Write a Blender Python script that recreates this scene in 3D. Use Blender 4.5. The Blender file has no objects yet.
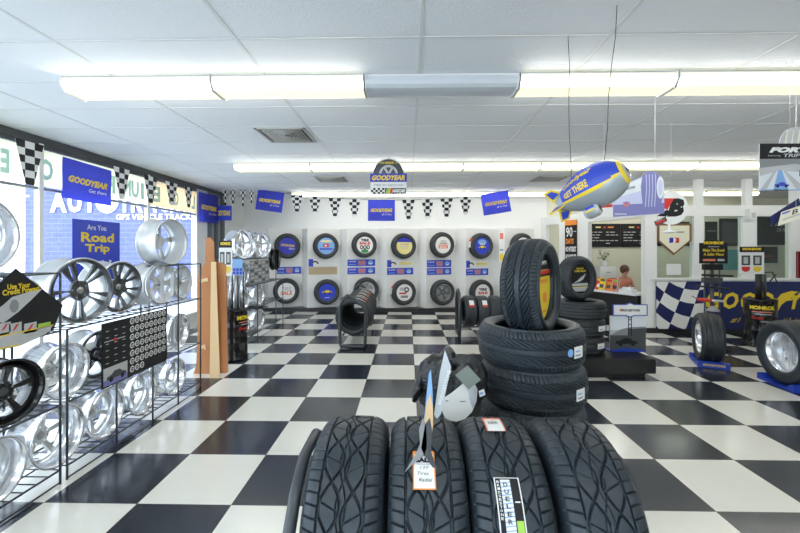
import bpy, math, random
import numpy as np
from mathutils import Vector, Matrix
random.seed(7)
C = bpy.context.scene.collection
PI = math.pi
V = Vector
# ------------------------------------------------------------------ camera
F = 390.0; CH = 1.63; PSI = math.atan(8/390.0)
cam = bpy.data.cameras.new('camera'); camo = bpy.data.objects.new('camera', cam); C.objects.link(camo)
cam.sensor_fit = 'HORIZONTAL'; cam.sensor_width = 36; cam.lens = 36*F/800; cam.shift_y = -16.5/800
cam.clip_start = .05; cam.clip_end = 300
camo.location = (0, 0, CH); camo.rotation_euler = (PI/2, 0, PSI)
bpy.context.scene.camera = camo
FWD = V((-math.sin(PSI), math.cos(PSI), 0)); RGT = V((math.cos(PSI), math.sin(PSI), 0))
def ray(px, py): return FWD + RGT*((px-400)/F) + V((0, 0, 1))*((250-py)/F)
def at(px, py, Y):
    r = ray(px, py); return V((0, 0, CH)) + r*(Y/r.y)
def atx(px, py, X):
    r = ray(px, py); return V((0, 0, CH)) + r*(X/r.x)
def X_(px, Y): return at(px, 250, Y).x
# ------------------------------------------------------------------ materials
M = {}
def mat(name, col, rough=.5, metal=0, emit=0, bump=None, coat=0, spec=None, trans=0):
    if name in M: return M[name]
    m = bpy.data.materials.new(name); m.use_nodes = True; nt = m.node_tree
    b = nt.nodes['Principled BSDF']
    b.inputs['Base Color'].default_value = (*col, 1); b.inputs['Roughness'].default_value = rough
    b.inputs['Metallic'].default_value = metal
    if coat: b.inputs['Coat Weight'].default_value = coat
    if spec is not None: b.inputs['Specular IOR Level'].default_value = spec
    if emit:
        b.inputs['Emission Color'].default_value = (*col, 1); b.inputs['Emission Strength'].default_value = emit
    if bump:
        n = nt.nodes.new('ShaderNodeTexNoise'); n.inputs['Scale'].default_value = bump[0]; n.inputs['Detail'].default_value = 4
        tc = nt.nodes.new('ShaderNodeTexCoord'); nt.links.new(tc.outputs['Object'], n.inputs['Vector'])
        bp = nt.nodes.new('ShaderNodeBump'); bp.inputs['Strength'].default_value = bump[1]; bp.inputs['Distance'].default_value = bump[2] if len(bump) > 2 else .01
        nt.links.new(n.outputs['Fac'], bp.inputs['Height']); nt.links.new(bp.outputs['Normal'], b.inputs['Normal'])
    if trans:
        t = nt.nodes.new('ShaderNodeBsdfTranslucent'); t.inputs['Color'].default_value = (*col, 1)
        mx = nt.nodes.new('ShaderNodeMixShader'); mx.inputs[0].default_value = trans
        nt.links.new(b.outputs[0], mx.inputs[1]); nt.links.new(t.outputs[0], mx.inputs[2])
        nt.links.new(mx.outputs[0], nt.nodes['Material Output'].inputs['Surface'])
    M[name] = m; return m
mat('rubber', (.026, .032, .038), .46, bump=(180, .25, .002), spec=.5)
mat('rubber_tread', (.024, .034, .043), .42, bump=(260, .2, .002), spec=.45)
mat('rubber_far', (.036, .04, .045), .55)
mat('white', (.82, .82, .80), .5); mat('paper', (.80, .81, .80), .45)
mat('wall_paint', (.80, .81, .79), .6, bump=(60, .05)); mat('trim_paint', (.82, .83, .82), .45)
mat('office_wall', (.70, .69, .56), .7, bump=(50, .05))
mat('shaded_panel_paint', (.76, .76, .73), .55); mat('lit_reveal_paint', (.84, .84, .82), .5)  # panel greyer, reveal whiter: shade and window light put into the colour
mat('black', (.012, .012, .014), .4); mat('black_gloss', (.01, .01, .012), .15); mat('black_metal', (.035, .042, .05), .35, spec=.6)
mat('black_print', (.012, .013, .015), .5, spec=.3); mat('baseboard', (.012, .012, .013), .35)
mat('blue', (.022, .03, .42), .4); mat('blue_cloth', (.05, .065, .60), .45, bump=(14, .6, .03), trans=.5); mat('navy', (.010, .018, .10), .45, bump=(6, .15, .03))
mat('sign_blue', (.03, .06, .55), .4); mat('light_blue', (.22, .42, .75), .4); mat('holder_blue', (.015, .05, .40), .35)
mat('yellow', (.85, .62, .03), .45); mat('pale_yellow', (.82, .72, .28), .45); mat('orange', (.85, .28, .04), .45)
mat('red', (.62, .03, .025), .4); mat('salmon', (.80, .22, .14), .5); mat('green', (.05, .28, .09), .5); mat('lime', (.35, .6, .08), .5)
mat('teal', (.10, .34, .36), .5); mat('grey', (.25, .26, .27), .5); mat('light_grey', (.5, .51, .52), .5); mat('dark_grey', (.06, .065, .07), .5)
mat('tan', (.50, .38, .24), .6); mat('cardboard', (.50, .21, .08), .7, bump=(25, .1)); mat('cardboard_light', (.78, .55, .30), .7)
mat('chrome', (.84, .86, .90), .20, .85); mat('polished', (.74, .76, .78), .30, .8); mat('silver_paint', (.64, .66, .68), .38, .45)
mat('gunmetal', (.16, .17, .18), .3, .8); mat('silver_foil', (.55, .58, .60), .28, .7); mat('steel', (.5, .5, .52), .3, 1)
mat('cord', (.03, .03, .035), .6); mat('fixture', (.80, .81, .80), .4); mat('vent', (.45, .45, .43), .6)
mat('lens_bright', (1.0, .985, .93), .4, emit=10.0); mat('lens_dim', (1.0, .93, .62), .4, emit=.50); mat('lens_off', (.62, .66, .70), .35)
mat('fixture_inner', (.86, .84, .62), .4); mat('plastic_bag', (.015, .017, .02), .28, bump=(30, .8, .02), spec=.6)
mat('bin_grey', (.10, .11, .105), .5); mat('green_card', (.17, .20, .17), .4); mat('desk_white', (.80, .82, .84), .4)
mat('asphalt', (.66, .67, .69), .8); mat('skin', (.55, .28, .19), .5); mat('hair', (.10, .045, .02), .6); mat('shirt', (.72, .26, .18), .7); mat('trousers', (.05, .06, .10), .8)
mat('leaf', (.03, .12, .03), .5); mat('dark_glass', (.03, .04, .045), .1); mat('curtain', (.09, .12, .14), .5); mat('snow', (.72, .76, .80), .5)
mat('violet', (.20, .20, .46), .4); mat('pale_violet', (.55, .58, .80), .4); mat('cream', (.78, .76, .60), .5)
mat('sign_film', (.82, .80, .58), .6, trans=.55); mat('sign_film_orange', (.80, .60, .36), .6, trans=.55); mat('sign_letter', (.42, .60, .60), .6, trans=.4)
mat('brown_dirt', (.20, .10, .04), .7); mat('blimp_silver', (.42, .47, .50), .33, .35); mat('blimp_blue', (.035, .07, .50), .35)
mat('grid_metal', (.72, .73, .73), .5)
def glassmat(name, tint, gl):
    m = bpy.data.materials.new(name); m.use_nodes = True; nt = m.node_tree; nt.nodes.remove(nt.nodes['Principled BSDF'])
    a = nt.nodes.new('ShaderNodeBsdfTransparent'); a.inputs[0].default_value = (*tint, 1)
    g = nt.nodes.new('ShaderNodeBsdfGlossy'); g.inputs['Roughness'].default_value = .02
    lw = nt.nodes.new('ShaderNodeLayerWeight'); lw.inputs[0].default_value = .5
    pw = nt.nodes.new('ShaderNodeMath'); pw.operation = 'POWER'; pw.inputs[1].default_value = 5; nt.links.new(lw.outputs['Facing'], pw.inputs[0])
    f = nt.nodes.new('ShaderNodeMapRange'); f.inputs['To Min'].default_value = gl; f.inputs['To Max'].default_value = .6; nt.links.new(pw.outputs[0], f.inputs[0])
    mx = nt.nodes.new('ShaderNodeMixShader'); nt.links.new(f.outputs[0], mx.inputs[0]); nt.links.new(a.outputs[0], mx.inputs[1]); nt.links.new(g.outputs[0], mx.inputs[2])
    nt.links.new(mx.outputs[0], nt.nodes['Material Output'].inputs['Surface']); M[name] = m
glassmat('glass', (.96, .98, .99), .02); glassmat('glass_office', (.88, .93, .90), .05)
def floor_mat():
    m = bpy.data.materials.new('checker_tile'); m.use_nodes = True; nt = m.node_tree; N = nt.nodes.new; L = nt.links.new
    b = nt.nodes['Principled BSDF']
    tc = N('ShaderNodeTexCoord'); mp = N('ShaderNodeMapping'); mp.vector_type = 'POINT'
    s = 1/.61; mp.inputs['Scale'].default_value = (s, s, 1); mp.inputs['Location'].default_value = (.52*s, -4.30*s, .5)
    L(tc.outputs['Object'], mp.inputs[0])
    ch = N('ShaderNodeTexChecker'); ch.inputs['Scale'].default_value = 1.0
    L(mp.outputs[0], ch.inputs['Vector'])
    # speckle
    n1 = N('ShaderNodeTexNoise'); n1.inputs['Scale'].default_value = 170; n1.inputs['Detail'].default_value = 1; L(tc.outputs['Object'], n1.inputs[0])
    r1 = N('ShaderNodeValToRGB'); r1.color_ramp.elements[0].position = .66; r1.color_ramp.elements[1].position = .74; L(n1.outputs['Fac'], r1.inputs[0])
    n2 = N('ShaderNodeTexNoise'); n2.inputs['Scale'].default_value = 1.7; n2.inputs['Detail'].default_value = 5; L(tc.outputs['Object'], n2.inputs[0])
    dk = N('ShaderNodeMixRGB'); dk.inputs[1].default_value = (.022, .028, .038, 1); dk.inputs[2].default_value = (.17, .19, .21, 1)
    mu = N('ShaderNodeMath'); mu.operation = 'MULTIPLY'; mu.inputs[1].default_value = .55; L(r1.outputs[0], mu.inputs[0]); L(mu.outputs[0], dk.inputs[0])
    lt = N('ShaderNodeMixRGB'); lt.inputs[1].default_value = (.70, .69, .62, 1); lt.inputs[2].default_value = (.80, .79, .73, 1); L(n2.outputs['Fac'], lt.inputs[0])
    cm = N('ShaderNodeMixRGB'); L(ch.outputs['Fac'], cm.inputs[0]); L(dk.outputs[0], cm.inputs[1]); L(lt.outputs[0], cm.inputs[2])
    # seams
    br = N('ShaderNodeTexBrick'); br.offset = 0; br.squash = 1; br.inputs['Scale'].default_value = 1; br.inputs['Brick Width'].default_value = 1; br.inputs['Row Height'].default_value = 1
    br.inputs['Mortar Size'].default_value = .0035; br.inputs['Mortar Smooth'].default_value = 0; br.inputs['Color1'].default_value = (0, 0, 0, 1); br.inputs['Color2'].default_value = (0, 0, 0, 1); br.inputs['Mortar'].default_value = (1, 1, 1, 1)
    L(mp.outputs[0], br.inputs['Vector'])
    c2 = N('ShaderNodeMixRGB'); c2.inputs[2].default_value = (.09, .06, .055, 1); L(br.outputs['Fac'], c2.inputs[0]); L(cm.outputs[0], c2.inputs[1])
    L(c2.outputs[0], b.inputs['Base Color'])
    rr = N('ShaderNodeMapRange'); rr.inputs['To Min'].default_value = .10; rr.inputs['To Max'].default_value = .24; L(n2.outputs['Fac'], rr.inputs[0]); L(rr.outputs[0], b.inputs['Roughness'])
    bp = N('ShaderNodeBump'); bp.inputs['Strength'].default_value = .08; bp.inputs['Distance'].default_value = .01
    n3 = N('ShaderNodeTexNoise'); n3.inputs['Scale'].default_value = 5; L(tc.outputs['Object'], n3.inputs[0]); L(n3.outputs['Fac'], bp.inputs['Height']); L(bp.outputs['Normal'], b.inputs['Normal'])
    b.inputs['Specular IOR Level'].default_value = .6
    M['floor'] = m
floor_mat()
def brick_mat():
    m = bpy.data.materials.new('painted_brick'); m.use_nodes = True; nt = m.node_tree; N = nt.nodes.new; L = nt.links.new
    b = nt.nodes['Principled BSDF']; b.inputs['Roughness'].default_value = .8
    tc = N('ShaderNodeTexCoord'); sp = N('ShaderNodeSeparateXYZ'); cb = N('ShaderNodeCombineXYZ'); L(tc.outputs['Object'], sp.inputs[0]); L(sp.outputs[0], cb.inputs[0]); L(sp.outputs[2], cb.inputs[1])
    br = N('ShaderNodeTexBrick'); br.inputs['Scale'].default_value = 1; br.inputs['Brick Width'].default_value = .5; br.inputs['Row Height'].default_value = .17; br.inputs['Mortar Size'].default_value = .012
    br.inputs['Color1'].default_value = (.125, .145, .37, 1); br.inputs['Color2'].default_value = (.14, .16, .39, 1); br.inputs['Mortar'].default_value = (.20, .23, .44, 1)
    L(cb.outputs[0], br.inputs['Vector']); L(br.outputs['Color'], b.inputs['Base Color']); M['brick'] = m
brick_mat()
def ceil_mat():
    m = bpy.data.materials.new('ceiling_tile'); m.use_nodes = True; nt = m.node_tree; N = nt.nodes.new; L = nt.links.new
    b = nt.nodes['Principled BSDF']; b.inputs['Roughness'].default_value = .8; b.inputs['Base Color'].default_value = (.84, .87, .90, 1)
    tc = N('ShaderNodeTexCoord'); n = N('ShaderNodeTexNoise'); n.inputs['Scale'].default_value = 70; n.inputs['Detail'].default_value = 3; L(tc.outputs['Object'], n.inputs[0])
    bp = N('ShaderNodeBump'); bp.inputs['Strength'].default_value = .35; bp.inputs['Distance'].default_value = .01; L(n.outputs['Fac'], bp.inputs['Height']); L(bp.outputs['Normal'], b.inputs['Normal'])
    M['ceiling'] = m
ceil_mat()
# ------------------------------------------------------------------ mesh building
class MB:
    def __init__(s): s.v = []; s.f = []; s.m = []; s.mats = []; s.sm = []
    def mi(s, m):
        if m not in s.mats: s.mats.append(m)
        return s.mats.index(m)
    def add(s, vs, fs, m, smooth=False):
        o = len(s.v); s.v += [tuple(v) for v in vs]; k = s.mi(m)
        for f in fs: s.f.append(tuple(i+o for i in f)); s.m.append(k); s.sm.append(smooth)
        return s
    def box(s, a, b, m):
        (x0, y0, z0), (x1, y1, z1) = a, b
        vs = [(x0,y0,z0),(x1,y0,z0),(x1,y1,z0),(x0,y1,z0),(x0,y0,z1),(x1,y0,z1),(x1,y1,z1),(x0,y1,z1)]
        return s.add(vs, [(0,3,2,1),(4,5,6,7),(0,1,5,4),(1,2,6,5),(2,3,7,6),(3,0,4,7)], m)
    def prism(s, pts, d, m, m2=None):      # pts 3D planar polygon extruded by vector d
        n = len(pts); d = V(d); vs = [V(p) for p in pts] + [V(p)+d for p in pts]
        s.add(vs, [tuple(range(n))[::-1]], m); o = len(s.v)-2*n
        k = s.mi(m2 or m); s.f.append(tuple(range(o+n, o+2*n))); s.m.append(k); s.sm.append(False)
        for i in range(n):
            j = (i+1) % n; s.f.append((o+i, o+j, o+n+j, o+n+i)); s.m.append(s.mi(m)); s.sm.append(False)
        return s
    def tube(s, pts, r, m, n=8, closed=False, rads=None):
        pts = [V(p) for p in pts]; k = len(pts); vs = []; fs = []
        up = None
        for i, p in enumerate(pts):
            if closed: t = pts[(i+1) % k]-pts[i-1]
            else: t = pts[min(i+1, k-1)]-pts[max(i-1, 0)]
            t.normalize()
            if up is None:
                up = V((0, 0, 1)) if abs(t.z) < .9 else V((1, 0, 0))
            a = t.cross(up)
            if a.length < 1e-4: a = t.cross(V((0, 1, 0)))
            a.normalize(); b = a.cross(t); up = b
            rr = rads[i] if rads else r
            for j in range(n):
                q = 2*PI*j/n; vs.append(p + (a*math.cos(q)+b*math.sin(q))*rr)
        for i in range(k if closed else k-1):
            for j in range(n):
                i2 = (i+1) % k; fs.append((i*n+j, i*n+(j+1) % n, i2*n+(j+1) % n, i2*n+j))
        if not closed: fs.append(tuple(range(n))[::-1]); fs.append(tuple((k-1)*n+j for j in range(n)))
        return s.add(vs, fs, m, True)
    def lathe(s, prof, m, n=48, axis_o=(0, 0, 0), closed=False, mats=None, x=(1,0,0), y=(0,1,0), z=(0,0,1)):   # prof (r, z)
        o = V(axis_o); x, y, z = V(x), V(y), V(z); vs = []; k = len(prof)
        for r, h in prof:
            for j in range(n):
                q = 2*PI*j/n; vs.append(o + x*(r*math.cos(q)) + y*(r*math.sin(q)) + z*h)
        base = len(s.v); s.v += [tuple(v) for v in vs]
        for i in range(k if closed else k-1):
            mm = s.mi(mats[i] if mats else m)
            for j in range(n):
                i2 = (i+1) % k; s.f.append((base+i*n+j, base+i*n+(j+1) % n, base+i2*n+(j+1) % n, base+i2*n+j)); s.m.append(mm); s.sm.append(True)
        return s
    def build(s, name, parent=None, origin=None):
        me = bpy.data.meshes.new(name); vs = s.v
        if origin is not None: vs = [(a-origin[0], b-origin[1], c-origin[2]) for a, b, c in vs]
        me.from_pydata(vs, [], s.f); 
        for m in s.mats: me.materials.append(M[m])
        me.polygons.foreach_set('material_index', s.m); me.polygons.foreach_set('use_smooth', s.sm)
        me.update()
        o = bpy.data.objects.new(name, me); C.objects.link(o)
        if parent is not None: o.parent = parent
        elif origin is not None: o.location = origin
        return o
def autosmooth(o, ang=40):
    try:
        o.data.set_sharp_from_angle(angle=math.radians(ang))
    except Exception: pass
    return o
def tag(o, label, cat, group=None, kind=None):
    o['label'] = label; o['category'] = cat
    if group: o['group'] = group
    if kind: o['kind'] = kind
    return o
def struct(o, label=None):
    o['kind'] = 'structure'
    if label: o['label'] = label; o['category'] = 'room'
    return o
def empty(name, loc, label, cat, group=None):
    o = bpy.data.objects.new(name, None); C.objects.link(o); o.location = loc; o.empty_display_size = .1
    return tag(o, label, cat, group)
def orient(o, loc, z, xh):      # local z -> z, local x near xh
    z = V(z).normalized(); x = V(xh); x = (x - z*x.dot(z)).normalized(); y = z.cross(x)
    m = Matrix((x, y, z)).transposed().to_4x4(); m.translation = V(loc); o.matrix_world = m; return o
def copytree(o, parent=None):
    c = o.copy(); C.objects.link(c)
    if parent: c.parent = parent
    for ch in list(o.children): copytree(ch, c)
    return c
_tc = {}
def textmesh(body, shear=0, bold=.0, res=2):
    k = (body, shear, bold)
    if k in _tc: return _tc[k]
    cu = bpy.data.curves.new('t', 'FONT'); cu.body = body; cu.shear = shear; cu.offset = bold; cu.resolution_u = res; cu.fill_mode = 'FRONT' if False else 'BOTH'
    ob = bpy.data.objects.new('t', cu); me = bpy.data.meshes.new_from_object(ob)
    vs = np.array([v.co[:2] for v in me.vertices]); fs = [tuple(p.vertices) for p in me.polygons]
    mn = vs.min(0); mx = vs.max(0); vs = (vs-mn)/(mx-mn)
    bpy.data.objects.remove(ob); bpy.data.meshes.remove(me); bpy.data.curves.remove(cu)
    _tc[k] = (vs, fs); return _tc[k]
def clip(poly, conv):
    out = list(poly); n = len(conv)
    for i in range(n):
        a, b = conv[i], conv[(i+1) % n]; res = []
        side = lambda p: (b[0]-a[0])*(p[1]-a[1])-(b[1]-a[1])*(p[0]-a[0])
        for j in range(len(out)):
            p, q = out[j-1], out[j]; sp, sq = side(p), side(q)
            if (sp >= 0) != (sq >= 0):
                t = sp/(sp-sq); res.append((p[0]+(q[0]-p[0])*t, p[1]+(q[1]-p[1])*t))
            if sq >= 0: res.append(q)
        out = res
        if len(out) < 3: return []
    return out
class Panel:
    """flat or curved printed sheet; every layer goes in the same mesh"""
    def __init__(s, o=None, right=None, up=None, fn=None, mb=None, step=.001):
        s.mb = mb or MB(); s.step = step
        if fn: s.fn = fn
        else:
            o = V(o); r = V(right).normalized(); u = V(up).normalized(); n = r.cross(u)
            s.fn = lambda a, b, l: o + r*a + u*b + n*l
    def poly(s, pts, m, l=1): 
        if len(pts) >= 3: s.mb.add([s.fn(a, b, l*s.step) for a, b in pts], [tuple(range(len(pts)))], m)
        return s
    def rect(s, u0, v0, u1, v1, m, l=1, nu=1, nv=1):
        for i in range(nu):
            for j in range(nv):
                a0, a1 = u0+(u1-u0)*i/nu, u0+(u1-u0)*(i+1)/nu; b0, b1 = v0+(v1-v0)*j/nv, v0+(v1-v0)*(j+1)/nv
                s.poly([(a0, b0), (a1, b0), (a1, b1), (a0, b1)], m, l)
        return s
    def disc(s, u, v, ru, rv, m, l=1, n=32, a0=0, a1=2*PI):
        return s.poly([(u+ru*math.cos(a0+(a1-a0)*i/(n if a1-a0 > 6.2 else n-1)), v+rv*math.sin(a0+(a1-a0)*i/(n if a1-a0 > 6.2 else n-1))) for i in range(n)], m, l)
    def slab(s, pts, m, th=.004, m_back=None):
        n = len(pts); f = [s.fn(a, b, 0) for a, b in pts]; k = [s.fn(a, b, -th) for a, b in pts]
        s.mb.add(f, [tuple(range(n))], m); s.mb.add(k, [tuple(range(n))[::-1]], m_back or m)
        s.mb.add(f+k, [(i, n+i, n+(i+1) % n, (i+1) % n) for i in range(n)], m_back or m); return s
    def board(s, w, h, m, th=.004, m_back=None): return s.slab([(0, 0), (w, 0), (w, h), (0, h)], m, th, m_back)
    def text(s, body, u, v, w, h, m, l=2, shear=0, bold=.02, mirror=False, rot=0, arc=None):
        vs, fs = textmesh(body, shear, bold)
        out = []
        for a, b in vs:
            a = 1-a if mirror else a
            x, y = a*w, b*h
            if rot: x, y = x*math.cos(rot)-y*math.sin(rot), x*math.sin(rot)+y*math.cos(rot)
            out.append(s.fn(u+x, v+y, l*s.step))
        s.mb.add(out, fs if not mirror else [f[::-1] for f in fs], m); return s
    def checks(s, u0, v0, u1, v1, nx, ny, conv=None, a='black_print', b='white', l=1, off=0):
        for i in range(nx):
            for j in range(ny):
                p = [(u0+(u1-u0)*x/nx, v0+(v1-v0)*y/ny) for x, y in ((i, j), (i+1, j), (i+1, j+1), (i, j+1))]
                if conv: p = clip(p, conv)
                s.poly(p, a if (i+j+off) % 2 else b, l)
        return s
    def build(s, name, parent=None, origin=None): return s.mb.build(name, parent, origin)
def circ(r, n=40, cx=0, cy=0): return [(cx+r*math.cos(2*PI*i/n), cy+r*math.sin(2*PI*i/n)) for i in range(n)]
def plate(outer, holes, th):
    cu = bpy.data.curves.new('p', 'CURVE'); cu.dimensions = '2D'; cu.fill_mode = 'BOTH'; cu.extrude = th/2
    for pts in [outer]+holes:
        sp = cu.splines.new('POLY'); sp.points.add(len(pts)-1)
        for i, p in enumerate(pts): sp.points[i].co = (p[0], p[1], 0, 1)
        sp.use_cyclic_u = True
    ob = bpy.data.objects.new('p', cu); me = bpy.data.meshes.new_from_object(ob)
    vs = [tuple(v.co) for v in me.vertices]; fs = [tuple(p.vertices) for p in me.polygons]
    bpy.data.objects.remove(ob); bpy.data.meshes.remove(me); bpy.data.curves.remove(cu)
    return vs, fs
# ------------------------------------------------------------------ tyres
_tm = {}
def groove(dist, w): return np.clip((1.25 - np.abs(dist)/(w/2))*2.2, 0, 1)
def tread_h(kind, x, y, hw):
    h = np.zeros_like(x)
    def mx(g):
        nonlocal h; h = np.maximum(h, g)
    if kind == 'suv':
        L = .150*1.0; k = 2*PI/L; ay = np.abs(y)
        sgn = np.where(y >= 0, 1.0, -1.0); ph = np.where(y >= 0, 0, L*.22); xx = x + ph
        mx(groove(ay-hw*.60, .0068)*1.3)
        c = .30*hw
        for s2 in (1, -1):
            A = .27*hw; yy = c + s2*A*np.sin(k*xx/2) ; dy = A*k/2*np.cos(k*xx/2)
            mx(groove((ay-yy)/np.sqrt(1+dy*dy), .0072)*1.3*(ay < hw*.62))
        for s2 in (1, -1): mx(groove(y-s2*.13*hw*np.sin(k*x/2+.6), .0042)*.9)
        t = (xx/(L)) % 1.0; lx = (t-.5)*L; mx(groove(lx+(ay-c)*.5, .0040)*(np.abs(ay-c) < .22*hw)*.8)
        # shoulder cuts
        ps = L/4; t = ((x + (ay-hw*.6)*.28 + np.where(y > 0, 0, ps*.4)) % ps) - ps/2
        mx(groove(t, .0050)*(ay > hw*.60))
    elif kind == 'touring':
        ay = np.abs(y); k = 2*PI/.05
        mx(groove(y-hw*.17-.0012*np.sin(k*x), .0080)*1.4); mx(groove(y+hw*.17-.0012*np.sin(k*x+1), .0080)*1.4)
        mx(groove(ay-hw*.62, .0082)*1.4)
        ps = .034; sl = np.where(y > 0, 1.0, 1.0)
        t = ((x + sl*(y)*1.7) % ps)-ps/2; mx(groove(t/1.9, .0066)*1.25*(ay > hw*.20)*(ay < hw*.57))
        
        ps = .02125; t = ((x + y*.25) % ps)-ps/2; mx(groove(t, .0046)*(ay > hw*.66)*.8)
    else:
        ay = np.abs(y); mx(groove(ay-hw*.2, .014)); mx(groove(ay-hw*.58, .014))
        ps = .06; t = ((x+ay*.8) % ps)-ps/2; mx(groove(t, .018)*(ay > hw*.25)*.6)
    return h
def tire_mesh(R, W, rr, nseg=96, ntr=16, kind='plain', material='rubber', depth=.012):
    key = (R, W, rr, nseg, ntr, kind, material)
    if key in _tm: return _tm[key]
    hw = W/2; prof = []           # (axial, radius, istread)
    side = [(-.72*hw, rr), (-.82*hw, rr+.006), (-.90*hw, rr+.020), (-.985*hw, rr+.35*(R-rr)), (-1.0*hw, rr+.5*(R-rr)), (-.985*hw, rr+.68*(R-rr)), (-.93*hw, R-.036)]
    prof += [(a, r, 0) for a, r in side]
    for i in range(ntr+1):
        t = -1+2*i/ntr; a = t*.90*hw; drop = .022*abs(t)**6 + .006*t*t
        prof.append((a, R-drop, 1))
    prof += [(-a, r, 0) for a, r in side[::-1]]
    prof += [(.66*hw, rr+.01, 0), (.86*hw, rr+.4*(R-rr), 0), (.86*hw, rr+.65*(R-rr), 0), (.60*hw, R-.022, 0), (-.60*hw, R-.022, 0), (-.86*hw, rr+.65*(R-rr), 0), (-.86*hw, rr+.4*(R-rr), 0), (-.66*hw, rr+.01, 0)]
    P = np.array(prof); k = len(prof)
    u = np.arange(nseg)/nseg*2*PI
    rad = np.repeat(P[:, 1:2], nseg, 1); ax = np.repeat(P[:, 0:1], nseg, 1); tr = P[:, 2] > 0
    circ_ = 2*PI*R
    if kind == 'suv': n_p = round(circ_/.150)/1; sc = (int(n_p/2)*2*.150)/circ_
    elif kind == 'touring': sc = (round(circ_/.85)*.85)/circ_
    else: sc = (round(circ_/.06)*.06)/circ_
    xx = np.repeat((u*R*sc)[None, :], k, 0)
    h = tread_h(kind, xx, ax, hw*.92)
    rad = rad - depth*h*tr[:, None]
    vs = np.stack([rad*np.cos(u)[None, :], rad*np.sin(u)[None, :], ax], -1).reshape(-1, 3)
    i, j = np.meshgrid(np.arange(k), np.arange(nseg), indexing='ij'); i2 = (i+1) % k; j2 = (j+1) % nseg
    fs = np.stack([i*nseg+j, i*nseg+j2, i2*nseg+j2, i2*nseg+j], -1).reshape(-1, 4)
    me = bpy.data.meshes.new('tire'); me.vertices.add(len(vs)); me.vertices.foreach_set('co', vs.ravel())
    me.loops.add(fs.size); me.loops.foreach_set('vertex_index', fs.ravel().astype(np.int32))
    me.polygons.add(len(fs)); me.polygons.foreach_set('loop_start', np.arange(0, fs.size, 4, dtype=np.int32))
    me.polygons.foreach_set('use_smooth', np.ones(len(fs), dtype=bool))
    me.materials.append(M[material]); me.update(calc_edges=True); me.validate()
    _tm[key] = me; return me
def tire(name, me, loc, z, xh, label, group, parent=None):
    o = bpy.data.objects.new(name, me); C.objects.link(o); orient(o, loc, z, xh)
    return tag(o, label, 'tire', group)
def curved(R, phi0, sgn=1, zc=0, lift=.0015):   # printed sheet wrapped on a tyre tread, u axial, v up
    return lambda u, v, l: V(((R+lift+l)*math.cos(phi0-sgn*v/R), (R+lift+l)*math.sin(phi0-sgn*v/R), zc+u))
def curved2(R, phi0, zc=0, lift=.0015):         # axis upright: u round, v axial
    return lambda u, v, l: V(((R+lift+l)*math.cos(phi0+u/R), (R+lift+l)*math.sin(phi0+u/R), zc+v))
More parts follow.
